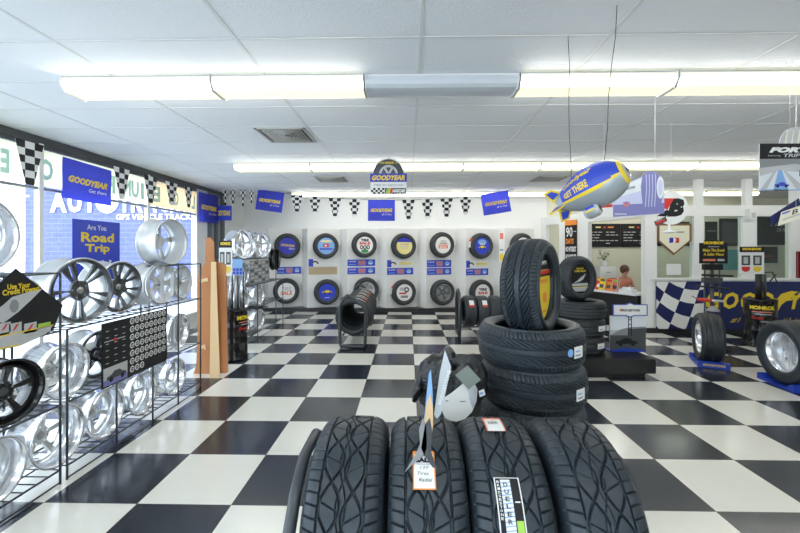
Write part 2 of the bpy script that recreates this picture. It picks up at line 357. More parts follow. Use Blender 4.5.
# ------------------------------------------------------------------ rims
_rm = {}
def rim_parts(R, W, style, finish, face, dish):
    """barrel mesh + face mesh, axis z, outer lip at z=0 and barrel to -W"""
    key = (R, W, style, finish, face, dish)
    if key in _rm: return _rm[key]
    b = MB()
    prof = [(R-.004, -.001), (R, -.004), (R+.001, -.012), (R-.012, -.018), (R-.014, -.035), (R-.030, -.060), (R-.034, -.5*W), (R-.016, -.72*W), (R-.012, -W+.02), (R, -W+.010), (R-.002, -W),
            (R-.008, -W), (R-.020, -W+.02), (R-.024, -.72*W), (R-.042, -.5*W), (R-.040, -.055), (R-.022, -.030), (R-.016, -.008)]
    b.lathe(prof, finish, 64, closed=True)
    f = MB(); Ro = R-.018-(0 if dish < .05 else .020); zf = -dish; holes = []
    def wedge(a, half_in, half_out, r0, r1, n=6):
        pts = []
        for i in range(n+1): q = a-half_out+2*half_out*i/n; pts.append((r1*math.cos(q), r1*math.sin(q)))
        pts.append((r0*1.08*math.cos(a+half_in), r0*1.08*math.sin(a+half_in))); pts.append((r0*math.cos(a), r0*math.sin(a))); pts.append((r0*1.08*math.cos(a-half_in), r0*1.08*math.sin(a-half_in)))
        return pts
    if style == 'split':
        for i in range(5):
            a = 2*PI*i/5+.3; holes.append(wedge(a, .16, .085, .33*Ro, .93*Ro)); holes.append(wedge(a+PI/5, .44, .36, .31*Ro, .93*Ro))
    elif style == 'twin':
        for i in range(6):
            a = 2*PI*i/6+.1; holes.append(wedge(a, .08, .15, .45*Ro, .92*Ro)); holes.append(wedge(a+PI/6, .28, .22, .36*Ro, .92*Ro))
    elif style == 'five_hole':
        for i in range(5): a = 2*PI*i/5+.3; holes.append(circ(.235*Ro, 28, .60*Ro*math.cos(a), .60*Ro*math.sin(a)))
    elif style == 'five':
        for i in range(5): holes.append(wedge(2*PI*i/5+.5, .42, .50, .34*Ro, .90*Ro))
    elif style == 'steel':
        for i in range(8): a = 2*PI*i/8; holes.append(circ(.09*Ro, 16, .70*Ro*math.cos(a), .70*Ro*math.sin(a)))
    elif style == 'mesh':
        for i in range(10): holes.append(wedge(2*PI*i/10, .14, .24, .42*Ro, .9*Ro))
    for i in range(5): a = 2*PI*i/5; holes.append(circ(.008, 10, .057*math.cos(a), .057*math.sin(a)))
    th = .022; vs, fs = plate(circ(Ro, 64), holes, th)
    vs2 = []
    for x, y, z in vs:
        r = math.hypot(x, y)/Ro; vs2.append((x, y, zf + z - .035*(1-r)**1.0 + (.022 if r > .97 else 0)*(1 if dish < .05 else 0)))
    f.add(vs2, fs, face)
    zc = zf-.030
    f.lathe([(.0001, zc+.026), (.022, zc+.026), (.028, zc+.020), (.030, zc+.004)], 'steel' if face != 'black_gloss' else 'dark_grey', 24)
    for i in range(5):
        a = 2*PI*(i+.5)/5; f.lathe([(.0001, zc+.018), (.007, zc+.018), (.008, zc+.002)], 'dark_grey', 8, axis_o=(.057*math.cos(a), .057*math.sin(a), 0))
    bo = b.build('barrel'); fo = f.build('spoke_face')
    _rm[key] = (bo.data, fo.data); bo_d, fo_d = bo.data, fo.data
    bpy.data.objects.remove(bo); bpy.data.objects.remove(fo)
    return _rm[key]
def rim(loc, z, R, W, style, finish, face, dish, label, group, spin=0):
    bm_, fm_ = rim_parts(R, W, style, finish, face, dish)
    e = empty('alloy_wheel', (0, 0, 0), label, 'wheel rim', group)
    zz = V(z).normalized(); xh = V((0, 0, 1)); xx = (xh-zz*xh.dot(zz)).normalized(); yy = zz.cross(xx)
    orient(e, loc, z, xx*math.cos(spin)+yy*math.sin(spin))
    a = bpy.data.objects.new('barrel', bm_); C.objects.link(a); a.parent = e
    b = bpy.data.objects.new('spoke_face', fm_); C.objects.link(b); b.parent = e
    if face != finish: b['label'] = face.replace('_', ' ')+' spoked face'
    return e
# ================================================================== ROOM
ZC = 3.02; XL = -4.5; YF = 10.6; XR = 10.9; YB = -3.4; XP0 = 4.85; YP = 7.75
struct(MB().box((XL-.12, YB, -.1), (XR, YF+.1, 0), 'floor').build('floor'), 'black and white checkerboard vinyl tile floor')
struct(MB().box((XL-.12, YB, ZC), (XR, YF+.1, ZC+.1), 'ceiling').build('ceiling'), 'white suspended ceiling of large rectangular tiles')
g = MB(); k = 0
x = .085-1.22*8
while x < XR:
    if x > XL: g.box((x-.011, YB, ZC-.004), (x+.011, YF, ZC+.001), 'grid_metal')
    x += 1.22
y = 2.55-.61*9
while y < YF: g.box((XL, y-.009, ZC-.003), (XR, y+.009, ZC+.001), 'grid_metal'); y += .61
struct(g.build('trim_1'), 'thin metal grid between the ceiling tiles')
struct(MB().box((XL-.12, YF, 0), (XR, YF+.1, ZC), 'wall_paint').build('wall_far'))
struct(MB().box((XR, YB, 0), (XR+.1, YF+.1, ZC), 'wall_paint').build('wall_right'))
wb = MB(); wb.box((XL-.12, YB-.1, 0), (XR, YB, .45), 'wall_paint'); wb.box((XL-.12, YB-.1, 2.9), (XR, YB, ZC), 'wall_paint'); bx = [XL, -2.4, -.3, 1.8]; wb.box((1.86, YB-.1, .45), (XR, YB, 2.9), 'wall_paint')
for x_ in bx: wb.box((x_-.06, YB-.1, .45), (x_+.06, YB, 2.9), 'trim_paint')
struct(wb.build('wall_back'))
for i in range(3): struct(MB().box((bx[i]+.06, YB-.055, .45), (bx[i+1]-.06, YB-.05, 2.9), 'glass').build('window_%d' % (12+i)))  # unseen windows behind the camera, added to bring daylight onto the front tires
# left wall: knee wall, header, solid end beyond the windows
wl = MB(); wl.box((XL-.12, YB, 0), (XL, 9.45, .28), 'wall_paint'); wl.box((XL-.12, YB, 2.93), (XL, 9.45, ZC), 'dark_grey'); wl.box((XL-.12, 9.45, 0), (XL, YF, ZC), 'wall_paint')
wl.box((XL-.12, 8.22, .28), (XL+.02, 8.62, 2.93), 'trim_paint')
struct(wl.build('wall_left'))
struct(MB().box((XL, YB, 0), (XL+.012, 8.2, .09), 'trim_paint').build('baseboard_left'))
edges = [-3.4, -1.3, .9, 2.78, 4.68, 6.66, 8.22]  # window run lengthened out of view behind the camera for more daylight
for i in range(len(edges)-1):
    a, b = edges[i], edges[i+1]; w = MB()
    w.box((XL-.05, a, .28), (XL+.02, a+.028, 2.93), 'trim_paint'); w.box((XL-.05, b-.028, .28), (XL+.02, b, 2.93), 'trim_paint')
    a2, b2 = a+.028, b-.028; w.box((XL-.06, a2, .28), (XL+.04, b2, .33), 'trim_paint'); w.box((XL-.06, a2, 2.87), (XL+.015, b2, 2.9299), 'dark_grey'); w.box((XL-.06, a2, 2.37), (XL+.0, b2, 2.40), 'grey')
    wo = struct(w.build('window_%d' % (i+1)))
    MB().box((XL-.045, a+.03, .33), (XL-.037, b-.03, 2.87), 'glass').build('pane', wo)
# dark glazed column with vertical blinds
w = MB(); w.box((XL-.08, 8.62, .1), (XL+.02, 8.68, 2.93), 'curtain'); w.box((XL-.08, 9.39, .1), (XL+.02, 9.45, 2.93), 'curtain'); w.box((XL-.08, 8.62, .28), (XL, 9.45, .34), 'curtain')
wo = struct(w.build('window_7'))
bl = MB()
for i in range(7):
    y0 = 8.70+i*.1; bl.prism([(XL-.01, y0, .35), (XL+.04, y0+.075, .35), (XL+.037, y0+.08, .35), (XL-.013, y0+.005, .35)], (0, 0, 2.55), ['curtain', 'grey', 'dark_grey'][i % 3])
bl.build('blind', wo); MB().box((XL-.045, 8.68, .34), (XL-.04, 9.39, 2.9), 'dark_glass').build('pane', wo)
struct(MB().box((XL, 9.45, 0), (XL+.012, YF, .1), 'baseboard').box((XL, YF-.012, 0), (3.6, YF, .1), 'baseboard').build('baseboard_far'))
# partition to the office
def obl(px):
    r = ray(px, 250); ax, ay = 3.6, 10.6; dx, dy = 4.85-3.6, 7.75-10.6
    t = (ax*r.y-ay*r.x)/(dy*r.x-dx*r.y); return V((ax+dx*t, ay+dy*t, 0))
OD = (V((4.85, 7.75, 0))-V((3.6, 10.6, 0))).normalized(); ON = V((OD.y, -OD.x, 0)); 
if ON.y > 0: ON = -ON
p = MB()
def obl_box(px0, px1, z0, z1, m, th=.12, mb=None, off=0):
    a, b = obl(px0)+ON*off, obl(px1)+ON*off; n = -ON*th
    (mb or p).prism([V((a.x, a.y, z0)), V((b.x, b.y, z0)), V((b.x, b.y, z0))+n, V((a.x, a.y, z0))+n], (0, 0, z1-z0), m)
ZG0, ZG1, ZH = 1.06, 2.29, 2.50
obl_box(536, 652, ZG1, ZH, 'trim_paint')
for a, b in ((539, 546), (559, 565), (578, 588), (641, 652)): obl_box(a, b, 0, ZG1, 'trim_paint')
for a, b in ((578, 588),): obl_box(a, b, ZH, ZC, 'trim_paint')
obl_box(539, 588, 0, 1.0, 'trim_paint', .10)
px = lambda v: X_(v, YP)
p.box((px(646), YP, 0), (XR, YP+.12, ZG0), 'trim_paint'); p.box((px(646), YP-.01, ZG1), (XR, YP+.13, ZH), 'trim_paint')
for a, b in ((645, 657), (694, 704), (743, 757), (791, 806)): p.box((px(a), YP, ZG0), (px(b), YP+.12, ZG1), 'trim_paint')
for a, b in ((645, 651), (697, 704), (746, 753), (794, 803)): p.box((px(a), YP+.01, ZH), (px(b), YP+.11, ZC), 'trim_paint')
p.box((px(650), YP-.03, ZG0-.02), (XR, YP+.14, ZG0+.02), 'trim_paint')
struct(p.build('wall_office_partition'), 'white framed partition with glass panes in front of the office')
for i, (a, b) in enumerate(((657, 694), (704, 743), (757, 791))):
    struct(MB().box((px(a), YP+.05, ZG0+.02), (px(b), YP+.056, ZG1), 'glass_office').build('window_%d' % (8+i)))
struct(MB().box((px(646), YP-.012, 0), (XR, YP, .10), 'baseboard').build('baseboard_partition'))
bb = MB(); obl_box(539, 588, 0, .10, 'baseboard', .012, bb, .012); struct(bb.build('baseboard_corner'))
struct(MB().box((3.75, YF-.02, .1), (XR, YF-.002, ZC), 'office_wall').build('wall_office_back'))
# outdoors
struct(MB().box((-60, -30, -.25), (XL-.12, 60, -.12), 'asphalt').build('ground'), 'pale pavement outside the windows')
YO = 14.0
bx0 = X_(25, YO)
be = empty('building', (bx0, YO, -.12), 'blue painted brick building outside with large white sign letters', 'building')
MB().box((bx0, YO, -.12), (-3, YO+6, 4.9), 'brick').build('brick_wall', be, (bx0, YO, -.12))
MB().box((bx0-.1, YO-.15, 4.9), (-2.9, YO+6, 5.1), 'white').build('parapet', be, (bx0, YO, -.12))
def lz(py, Y): return CH+(250-py)/F*Y
Pn = Panel((0, YO-.05, 0), (1, 0, 0), (0, 0, 1)); zt0, zt1 = lz(212, YO), lz(190, YO)
for ch, a, b in (('A', 51, 68), ('U', 69, 83), ('T', 84, 97), ('T', 120, 131), ('R', 132, 144), ('A', 145, 158), ('C', 159, 170), ('K', 171, 182), ('I', 184, 187), ('N', 189, 200), ('G', 202, 214)):
    Pn.text(ch, X_(a, YO), zt0, X_(b, YO)-X_(a, YO), zt1-zt0, 'white', 1, bold=.05)
Pn.disc(X_(108, YO), (zt0+zt1)/2, (zt1-zt0)/2*1.08, (zt1-zt0)/2*1.08, 'white', 1)
Pn.text('GPS VEHICLE TRACKING', X_(117, YO), lz(219.5, YO), X_(206, YO)-X_(117, YO), lz(213.5, YO)-lz(219.5, YO), 'pale_yellow', 1, bold=.03)
so = Pn.build('sign_lettering', be, (bx0, YO, -.12)); so['label'] = 'white letters AUTO TRACKING with yellow words below'
# ================================================================== CEILING LIGHTS
def make_light(lit, col):
    e = bpy.data.objects.new('ceiling_light', None); C.objects.link(e); L = 1.21
    h = MB(); h.box((0, -.03, -.012), (L, .23, 0), 'fixture'); h.build('housing', e)
    pr = [(-.030, -.012), (-.042, -.050), (-.028, -.078), (0, -.098), (.05, -.103), (.15, -.103), (.20, -.098), (.228, -.078), (.242, -.050), (.230, -.012)]
    ms = ['lens_dim', 'lens_bright', 'lens_bright', 'lens_dim', 'lens_dim', 'lens_dim', 'lens_bright', 'lens_bright', 'lens_dim'] if lit else ['lens_off']*9
    r = MB()
    for i in range(9):
        (y0, z0), (y1, z1) = pr[i], pr[i+1]; r.add([(.008, y0, z0), (L-.008, y0, z0), (L-.008, y1, z1), (.008, y1, z1)], [(0, 1, 2, 3)], ms[i])
    r.build('wrap_lens', e)
    for xx in (0, L-.008):
        c = MB(); c.prism([(xx, -.045, -.0), (xx, -.045, -.05), (xx, .0, -.112), (xx, .20, -.112), (xx, .245, -.05), (xx, .245, 0)], (.008, 0, 0), 'fixture'); c.build('end_plate', e)
    return e
proto = {}
rows = [(3.1, 1, 'nearest row'), (6.2, 2, 'second row'), (9.3, 3, 'farthest row'), (-.1, 0, 'added unseen row overhead')]  # last row is out of view, added overhead for its light
ordn = ['leftmost', 'second from the left', 'third from the left', 'fourth from the left', 'fifth from the left', 'sixth from the left', 'seventh from the left', 'eighth from the left', 'rightmost']
for Y, rn, rname in rows:
    for i in range(9):
        if rn == 1 and i > 5: continue
        lit = not (rn == 1 and i == 2)
        if lit not in proto: e = proto[lit] = make_light(lit, None)
        else: e = copytree(proto[lit])
        e.location = (-2.78+1.22*i, Y, ZC-.004)
        if not lit: lab = 'unlit fluorescent ceiling fixture between the lit ones in the nearest row'
        else: lab = 'lit fluorescent ceiling fixture, %s in the %s' % (ordn[i], rname)
        tag(e, lab, 'ceiling light', 'fluorescent ceiling fixtures')
def vent(cx, cy, lab):
    e = empty('ceiling_vent', (cx, cy, ZC-.004), lab, 'vent', 'square ceiling air vents')
    f = MB(); s = .29
    for a, b in (((-s, -s, -.012), (s, -s+.03, 0)), ((-s, s-.03, -.012), (s, s, 0)), ((-s, -s, -.012), (-s+.03, s, 0)), ((s-.03, -s, -.012), (s, s, 0))): f.box(a, b, 'vent')
    f.build('frame', e)
    q = MB()
    for i in range(1, 7):
        t = s-.03-.035*i; q.lathe([(t*1.414, -.002), (t*1.414, -.014), ((t-.022)*1.414, -.004)], 'vent', 4, x=(.7071, .7071, 0), y=(-.7071, .7071, 0))
    q.box((-s+.03, -s+.03, -.003), (s-.03, s-.03, -.001), 'dark_grey'); q.build('louvre', e)
vent(X_(287, 4.68), 4.68, 'square ceiling vent just behind the nearest row of lights')
vent(X_(332, 7.6), 7.6, 'small ceiling vent between the second and farthest light rows, left of the hanging sign')
vent(X_(549, 7.6), 7.6, 'small ceiling vent above the hanging blimp, beside the office')
# ================================================================== FAR WALL DISPLAY
bayL = [268, 307.5, 347, 386.5, 426, 465.5, 505]; bayR = [302, 340, 378, 417.5, 455.5, 494, 534]
YBf, YBb = 10.25, 10.57; BN = None
bays = []
for i in range(7):
    xl, xr = X_(bayL[i], YBf), X_(bayR[i], YBb); xn = X_(bayL[i+1], YBf) if i < 6 else xr+.2
    m = MB(); z0, z1 = .10, 2.20
    a, b, c = (xl, YBf, z0), (xr, YBb, z0), (xn, YBf, z0); d = (xn, YF-.001, z0); e_ = (xl, YF-.001, z0)
    if i == 6: c = (xn, YBb, z0)
    m.prism([a, b, c, d, e_], (0, 0, z1-z0), 'lit_reveal_paint')
    # panel face: shade away from the windows put into its grey
    m.add([V(a)+V((0, -.001, 0)), V(b)+V((0, -.001, 0)), V((xr, YBb-.001, z1)), V((xl, YBf-.001, z1))], [(0, 1, 2, 3)], 'shaded_panel_paint')
    o = m.build('wall_display', None)
    names = ['leftmost', 'second from the left', 'third from the left', 'middle', 'third from the right', 'second from the right', 'rightmost']
    tag(o, 'angled display panel, shade painted pale grey, on the far wall, %s of seven' % names[i], 'display panel', 'angled tire display panels on the far wall')
    d = (V((xr, YBb, 0))-V((xl, YBf, 0))).normalized(); n = V((d.y, -d.x, 0)); bays.append((V((xl, YBf, 0)), d, n, (V((xr, YBb, 0))-V((xl, YBf, 0))).length))
struct(MB().box((X_(262, 10.3), 10.235, 0), (X_(540, 10.3), 10.6, .10), 'baseboard').build('baseboard_display'))
wt_mesh = tire_mesh(.34, .20, .22, 72, 12, 'plain', 'rubber_far')
wt_open = wt_mesh
def bay_point(i, px_, z):
    o, d, n, L = bays[i]; r = ray(px_, 250); # intersect o+d t with ray
    t = (o.x*r.y-o.y*r.x)/(d.y*r.x-d.x*r.y); q = o+d*t; return V((q.x, q.y, z))
def insert_disc(parent, R, zoff, painter, name='insert'):
    pn = Panel(fn=lambda u, v, l: V((u, v, zoff+l)))     # local x right, y up
    pn.slab(circ(R, 40), 'white', .004); painter(pn); return pn.build(name, parent)
def wall_tire(i, pxc, pyc, painter, label, wheel=False, sticker=None):
    o, d, n, L = bays[i]; q = bay_point(i, pxc, lz(pyc, 10.35)) + n*.115
    t = tire('tire', wt_mesh, q, n, d, label, 'tires mounted on the far wall')
    if wheel:
        bm_, fm_ = rim_parts(.22, .16, 'five', 'silver_paint', 'gunmetal' if wheel == 2 else 'silver_paint', .03)
        w = bpy.data.objects.new('wheel', bm_); C.objects.link(w); w.parent = t; w.location = (0, 0, .075)
        f = bpy.data.objects.new('spoke_face', fm_); C.objects.link(f); f.parent = w
    else: insert_disc(t, .227, .07, painter)
    if sticker:
        pn = Panel(fn=lambda u, v, l: V(((.342+l)*math.cos(PI*.92+v/.33), (.342+l)*math.sin(PI*.92+v/.33), u))); pn.rect(-.05, -.12, .05, .12, 'paper', 0, 1, 4); pn.rect(-.05, -.12, .05, -.03, 'red', 1, 1, 3); pn.build('sticker', t)
    return t
def p_gy(pn):
    pn.disc(0, 0, .22, .22, 'blue', 1, 40); pn.text('GOODYEAR', -.17, -.0, .34, .065, 'yellow', 2, .3, .03, rot=-.10); pn.text('Gemini', .03, -.085, .15, .045, 'white', 2, .3, .01, rot=-.1)
def p_sale(pn):
    pn.text('TIRE', -.13, .01, .26, .10, 'light_grey', 2, 0, .03); pn.text('SALE', -.15, -.10, .30, .10, 'salmon', 2, 0, .05)
def p_lb(pn):
    pn.disc(0, 0, .22, .22, 'light_blue', 1, 40); pn.rect(-.14, .10, .14, .15, 'pale_yellow', 2); pn.rect(-.08, -.03, .07, .06, 'red', 2); pn.rect(-.04, -.01, .02, .03, 'white', 3); pn.rect(-.17, -.1, .17, -.06, 'sign_blue', 2)
def carshape(pn, u, v, s, m, l=2):
    pn.poly([(u-s, v-.12*s), (u-s, v+.1*s), (u-.55*s, v+.2*s), (u-.25*s, v+.42*s), (u+.3*s, v+.42*s), (u+.6*s, v+.18*s), (u+s, v+.08*s), (u+s, v-.12*s)], m, l)
    for q in (-.58, .58): pn.disc(u+q*s, v-.14*s, .2*s, .2*s, 'black_print', l+1, 14)
def p_car(pn): pn.disc(0, 0, .22, .22, 'sign_blue', 1, 40); carshape(pn, 0, 0, .13, 'yellow'); pn.rect(-.07, -.15, .07, -.135, 'white', 2)
def p_ts(pn):
    pn.text('TIRE', -.11, .09, .22, .07, 'black_print', 2, 0, .06); pn.text('SALE', -.15, .01, .30, .07, 'red', 2, 0, .06)
    for q in (-.09, 0, .09): pn.disc(q, -.06, .045, .055, 'black_print', 2, 16); pn.disc(q, -.06, .022, .03, 'white', 3, 12)
    pn.disc(0, -.16, .10, .05, 'green', 2, 20)
def p_cream(pn):
    pn.disc(0, 0, .22, .22, 'pale_yellow', 1, 40); pn.poly([(.22*math.cos(a), .22*math.sin(a)) for a in [PI*.15+i*PI*.7/16 for i in range(17)]], 'blue', 2); pn.rect(-.12, -.02, .12, .0, 'light_grey', 2); pn.rect(-.10, -.07, .1, -.05, 'light_grey', 2); pn.text('GOODYEAR', -.12, .03, .24, .03, 'sign_blue', 2)
def p_wr(pn):
    pn.rect(-.13, .05, .02, .13, 'light_grey', 2); pn.disc(.06, .07, .07, .07, 'dark_grey', 2); pn.disc(.06, .07, .035, .035, 'white', 3); pn.rect(-.15, -.04, .06, -.0, 'red', 2); pn.rect(-.1, -.14, .1, -.08, 'grey', 2)
def p_or(pn):
    pn.rect(-.07, .08, .08, .12, 'light_grey', 2); pn.rect(-.10, .03, .12, .06, 'grey', 2); pn.rect(-.13, -.09, .14, .01, 'salmon', 2); pn.text('SALE', -.1, -.075, .2, .06, 'white', 3)
def p_bl(pn):
    pn.disc(0, 0, .22, .22, 'sign_blue', 1, 40); pn.disc(0, .1, .13, .07, 'light_blue', 2); carshape(pn, 0, -.04, .11, 'yellow'); pn.text('SALE', -.08, .03, .16, .05, 'white', 3)
def p_s2(pn): pn.text('TIRE', -.12, .05, .24, .07, 'black_print', 2, 0, .05); pn.text('SALE', -.14, -.04, .28, .07, 'red', 2, 0, .06)
wall_tire(0, 287, 246, p_gy, 'wall tire with solid blue round insert and yellow lettering')
wall_tire(0, 286, 291, p_sale, 'wall tire with white insert reading tire sale, below the solid blue one')
wall_tire(1, 325, 246, p_lb, 'wall tire with pale blue insert holding a small red square')
wall_tire(1, 326, 292, p_car, 'wall tire with blue insert showing a small yellow car')
wall_tire(2, 363, 245, p_ts, 'wall tire with white insert reading tire sale above little tires and a green patch')
wall_tire(2, 365, 290, None, 'wall tire with silver spoked wheel half hidden behind the floor tire rack', wheel=1)
wall_tire(3, 402, 246, p_cream, 'wall tire with pale yellow insert topped by a dark blue cap', )
wall_tire(3, 402, 292, p_wr, 'wall tire with grey and white insert and red strip sticker on its tread', sticker=1)
wall_tire(4, 440, 245, p_or, 'wall tire with white insert carrying an orange red block')
wall_tire(4, 440.5, 292, None, 'wall tire with dark spoked wheel and bright silver ring', wheel=2)
wall_tire(5, 478.5, 246, p_bl, 'wall tire with bright blue insert and white tag on its tread', sticker=1)
wall_tire(5, 479, 292, p_s2, 'wall tire with white insert reading sale behind the right floor rack')
wall_tire(6, 519, 246, p_sale, 'upper wall tire peeking out behind the upright tire on the stack')
wall_tire(6, 519, 291, None, 'lower rightmost wall tire behind the tall tire stack', wheel=1)
def price_strip(i, x0, x1, y0, y1, kind, label):
    z0, z1 = lz(y1, 10.4), lz(y0, 10.4); a, b = bay_point(i, x0, z0), bay_point(i, x1, z0); o, d, n, L = bays[i]; w = (b-a).length; h = z1-z0
    pn = Panel(a+n*.012, d, (0, 0, 1)); 
    if kind == 'blue':
        pn.board(w, h, 'sign_blue', .008); pn.rect(.36*w, .12*h, .66*w, .88*h, 'violet', 1); pn.text('SALE', .38*w, .5*h, .26*w, .3*h, 'salmon', 2, 0, .06); pn.text('49.99', .40*w, .15*h, .22*w, .28*h, 'salmon', 2, 0, .05)
        pn.text('GOODYEAR', .04*w, .6*h, .26*w, .2*h, 'white', 2); pn.rect(.04*w, .2*h, .3*w, .3*h, 'light_blue', 1); pn.disc(.83*w, .5*h, .1*w, .34*h, 'light_blue', 1, 20); pn.rect(.76*w, .3*h, .9*w, .4*h, 'white', 2)
    elif kind == 'tire':
        pn.board(w, h, 'paper', .008); pn.rect(0, 0, .16*w, h, 'sign_blue', 1) ; pn.disc(.22*w, .35*h, .13*w, .42*h, 'dark_grey', 2, 24, 0, PI); pn.disc(.22*w, .35*h, .07*w, .22*h, 'white', 3, 24, 0, PI); pn.rect(.45*w, .3*h, .95*w, .75*h, 'pale_yellow' if i > 2 else 'white', 1)
    else: pn.board(w, h, 'tan', .008)
    tag(pn.build('price_sign'), label, 'sign', 'strip signs between the wall tires')
price_strip(0, 277, 301, 267, 274, 'blue', 'single blue strip sign with pink centre, leftmost on the far wall')
price_strip(1, 308.5, 337, 259, 266.5, 'tire', 'white strip sign with small tire picture above the plain tan strip')
price_strip(1, 308.5, 337, 267, 274.5, 'tan', 'plain tan strip below the white strip sign')
price_strip(2, 347.5, 375, 259.5, 266, 'blue', 'upper blue strip sign beneath the white and green tire insert')
price_strip(2, 347.5, 375, 267.5, 274, 'blue', 'lower blue strip sign above the floor tire rack')
price_strip(3, 387, 413, 260, 267, 'tire', 'upper yellowish strip sign with tire picture beneath the pale yellow insert')
price_strip(3, 387, 413, 268, 274.5, 'blue', 'blue strip sign below the yellowish one, middle of the wall')
price_strip(4, 427, 451, 260, 267, 'blue', 'upper blue strip sign beneath the orange red tire insert')
price_strip(4, 427, 451, 268, 274.5, 'blue', 'lower blue strip sign above the dark spoked wall wheel')
price_strip(5, 466, 488, 260.5, 267.5, 'tire', 'upper yellowish strip sign beneath the bright blue tire insert')
price_strip(5, 466, 488, 268.5, 275, 'blue', 'blue strip sign second from the tall tire stack')
pn = Panel(at(499, 262, 10.3), (1, 0, 0), (0, 0, 1)); pn.board(.14, .82, 'paper', .004); pn.rect(.02, .6, .12, .76, 'salmon'); pn.rect(.03, .3, .11, .34, 'grey'); pn.rect(.02, .04, .12, .22, 'yellow')
tag(pn.build('poster'), 'narrow vertical poster with orange patch beside the rightmost display panel', 'poster')
# ================================================================== PENNANTS
def pennant(parent, o, r, w, h, org, off=0):
    pn = Panel(o, r, (0, 0, 1), step=.0008); conv = [(0, 0), (w*.40, -h), (w*.60, -h), (w, 0)][::-1]
    conv = [(w, 0), (0, 0), (w*.36, -h), (w*.64, -h)]
    pn.slab([(w*.36, -h), (w*.64, -h), (w, 0), (0, 0)], 'white', .002)
    pn.checks(0, -h, w, 0, 3, 6, conv=conv, off=off); pn.build('pennant', parent, org)
    p2 = Panel(V(o)+V(r)*w+V((-V(r).y, V(r).x, 0))*.003, -V(r), (0, 0, 1), step=.0008); p2.checks(0, -h, w, 0, 3, 6, conv=conv, off=off+1)
def blue_flag(parent, o, r, up, w, h, org, line2='#1 in Tires', slant=0):
    o = V(o); r = V(r).normalized(); u = V(up).normalized(); n = r.cross(u)
    fn = lambda a, b, l: o+r*a+u*b+n*(l+.010*math.sin(a/w*9)*(.3-b/h)+.004*math.sin(b/h*7+a/w*3))
    pn = Panel(fn=fn); N_ = 16
    for i in range(N_):
        for j in range(6):
            a0, a1 = w*i/N_, w*(i+1)/N_; b0, b1 = -h+h*j/6, -h+h*(j+1)/6
            pn.poly([(a0, b0), (a1, b0), (a1, b1), (a0, b1)], 'blue_cloth', 0)
    pn.text('GOODYEAR', .10*w, -.58*h, .80*w, .18*h, 'yellow', 3, .35, .06); pn.text(line2, .52*w, -.74*h, .36*w, .10*h, 'white', 3, .3, .01)
    f = pn.build('blue_flag', parent, org); f['label'] = 'blue flag with yellow lettering'
    return f
YS = 9.0
e = empty('pennant_string', at(225, 188, YS), 'sagging string of checkered pennants and three blue flags before the far wall', 'pennant string'); org = V(e.location)
cpts = [at(x_, y_, YS) for x_, y_ in ((222, 187.5), (240, 188), (258, 189.5), (290, 194), (330, 198), (370, 200), (410, 200), (450, 198.5), (480, 195), (505, 191), (524, 187.5))]
MB().tube(cpts, .006, 'cord', 6).build('cord', e, org)
def cy(px_):
    xs = [222, 240, 258, 290, 330, 370, 410, 450, 480, 505, 524]; ys = [187.5, 188, 189.5, 194, 198, 200, 200, 198.5, 195, 191, 187.5]; return float(np.interp(px_, xs, ys))
for k_, (pc, wpx, hpx) in enumerate(((225.5, 6, 18), (233, 6, 19), (243, 6, 18), (251.5, 5, 17), (297, 12.5, 17), (315, 12.5, 18), (335, 12.5, 18), (354.5, 12.5, 18), (408.5, 12.5, 19), (427.5, 12.5, 20), (446.5, 12.5, 18), (465.5, 12.5, 18))):
    pennant(e, at(pc-wpx/2, cy(pc), YS-.01), (1, 0, 0), wpx*YS/F, hpx*YS/F, org, k_ % 2)
for a, b, hp in ((258, 284.5, 20), (368, 395, 21), (480.5, 508, 21)):
    p0, p1 = at(a, cy(a), YS-.012), at(b, cy(b), YS-.012); r = p1-p0; w = r.length; r.normalize(); up = V((-r.z, 0, r.x)); blue_flag(e, p0, r, up, w, hp*YS/F, org)
# left window string
XS = -4.40
e = empty('pennant_string', atx(20, 135, XS), 'string of checkered pennants and blue flags along the top of the left windows', 'pennant string'); org = V(e.location)
zt = 2.885
MB().tube([(XS, 3.6, zt+.005), (XS, 6.4, zt-.01), (XS, 9.3, zt)], .006, 'cord', 6).build('cord', e, org)
def yx(px_): return atx(px_, 200, XS).y
for k_, (a, b, h) in enumerate(((14, 43, .50), (113, 129, .47), (143, 157, .45), (165, 177, .42), (184, 192, .40))):
    pennant(e, V((XS+.01, yx(a), zt)), (0, 1, 0), yx(b)-yx(a), h, org, k_ % 2)
blue_flag(e, V((XS+.02, yx(61), zt-.07)), (0, 1, -.02), (0, .02, 1), yx(110)-yx(61), .52, org, 'Get there')
blue_flag(e, V((XS+.02, yx(198), zt-.03)), (0, 1, 0), (0, 0, 1), yx(217)-yx(198), .62, org)
pn = Panel(at(210, 220.5, 8.9), (1, 0, 0), (0, 0, 1)); w = 22*8.9/F; h = 15*8.9/F
pn.board(w, h, 'sign_blue', .01); pn.text('GOODYEAR', .08*w, .32*h, .86*w, .36*h, 'yellow', 1, .3, .05)
tag(pn.build('hanging_sign'), 'small rectangular blue sign with yellow lettering hung at the left corner', 'sign')
MB().tube([at(214, 206, 8.9), V((X_(214, 8.9), 8.9, ZC))], .003, 'cord', 5).build('cord', bpy.data.objects['hanging_sign'])
MB().tube([at(228, 206, 8.9), V((X_(228, 8.9), 8.9, ZC))], .003, 'cord', 5).build('cord', bpy.data.objects['hanging_sign'])
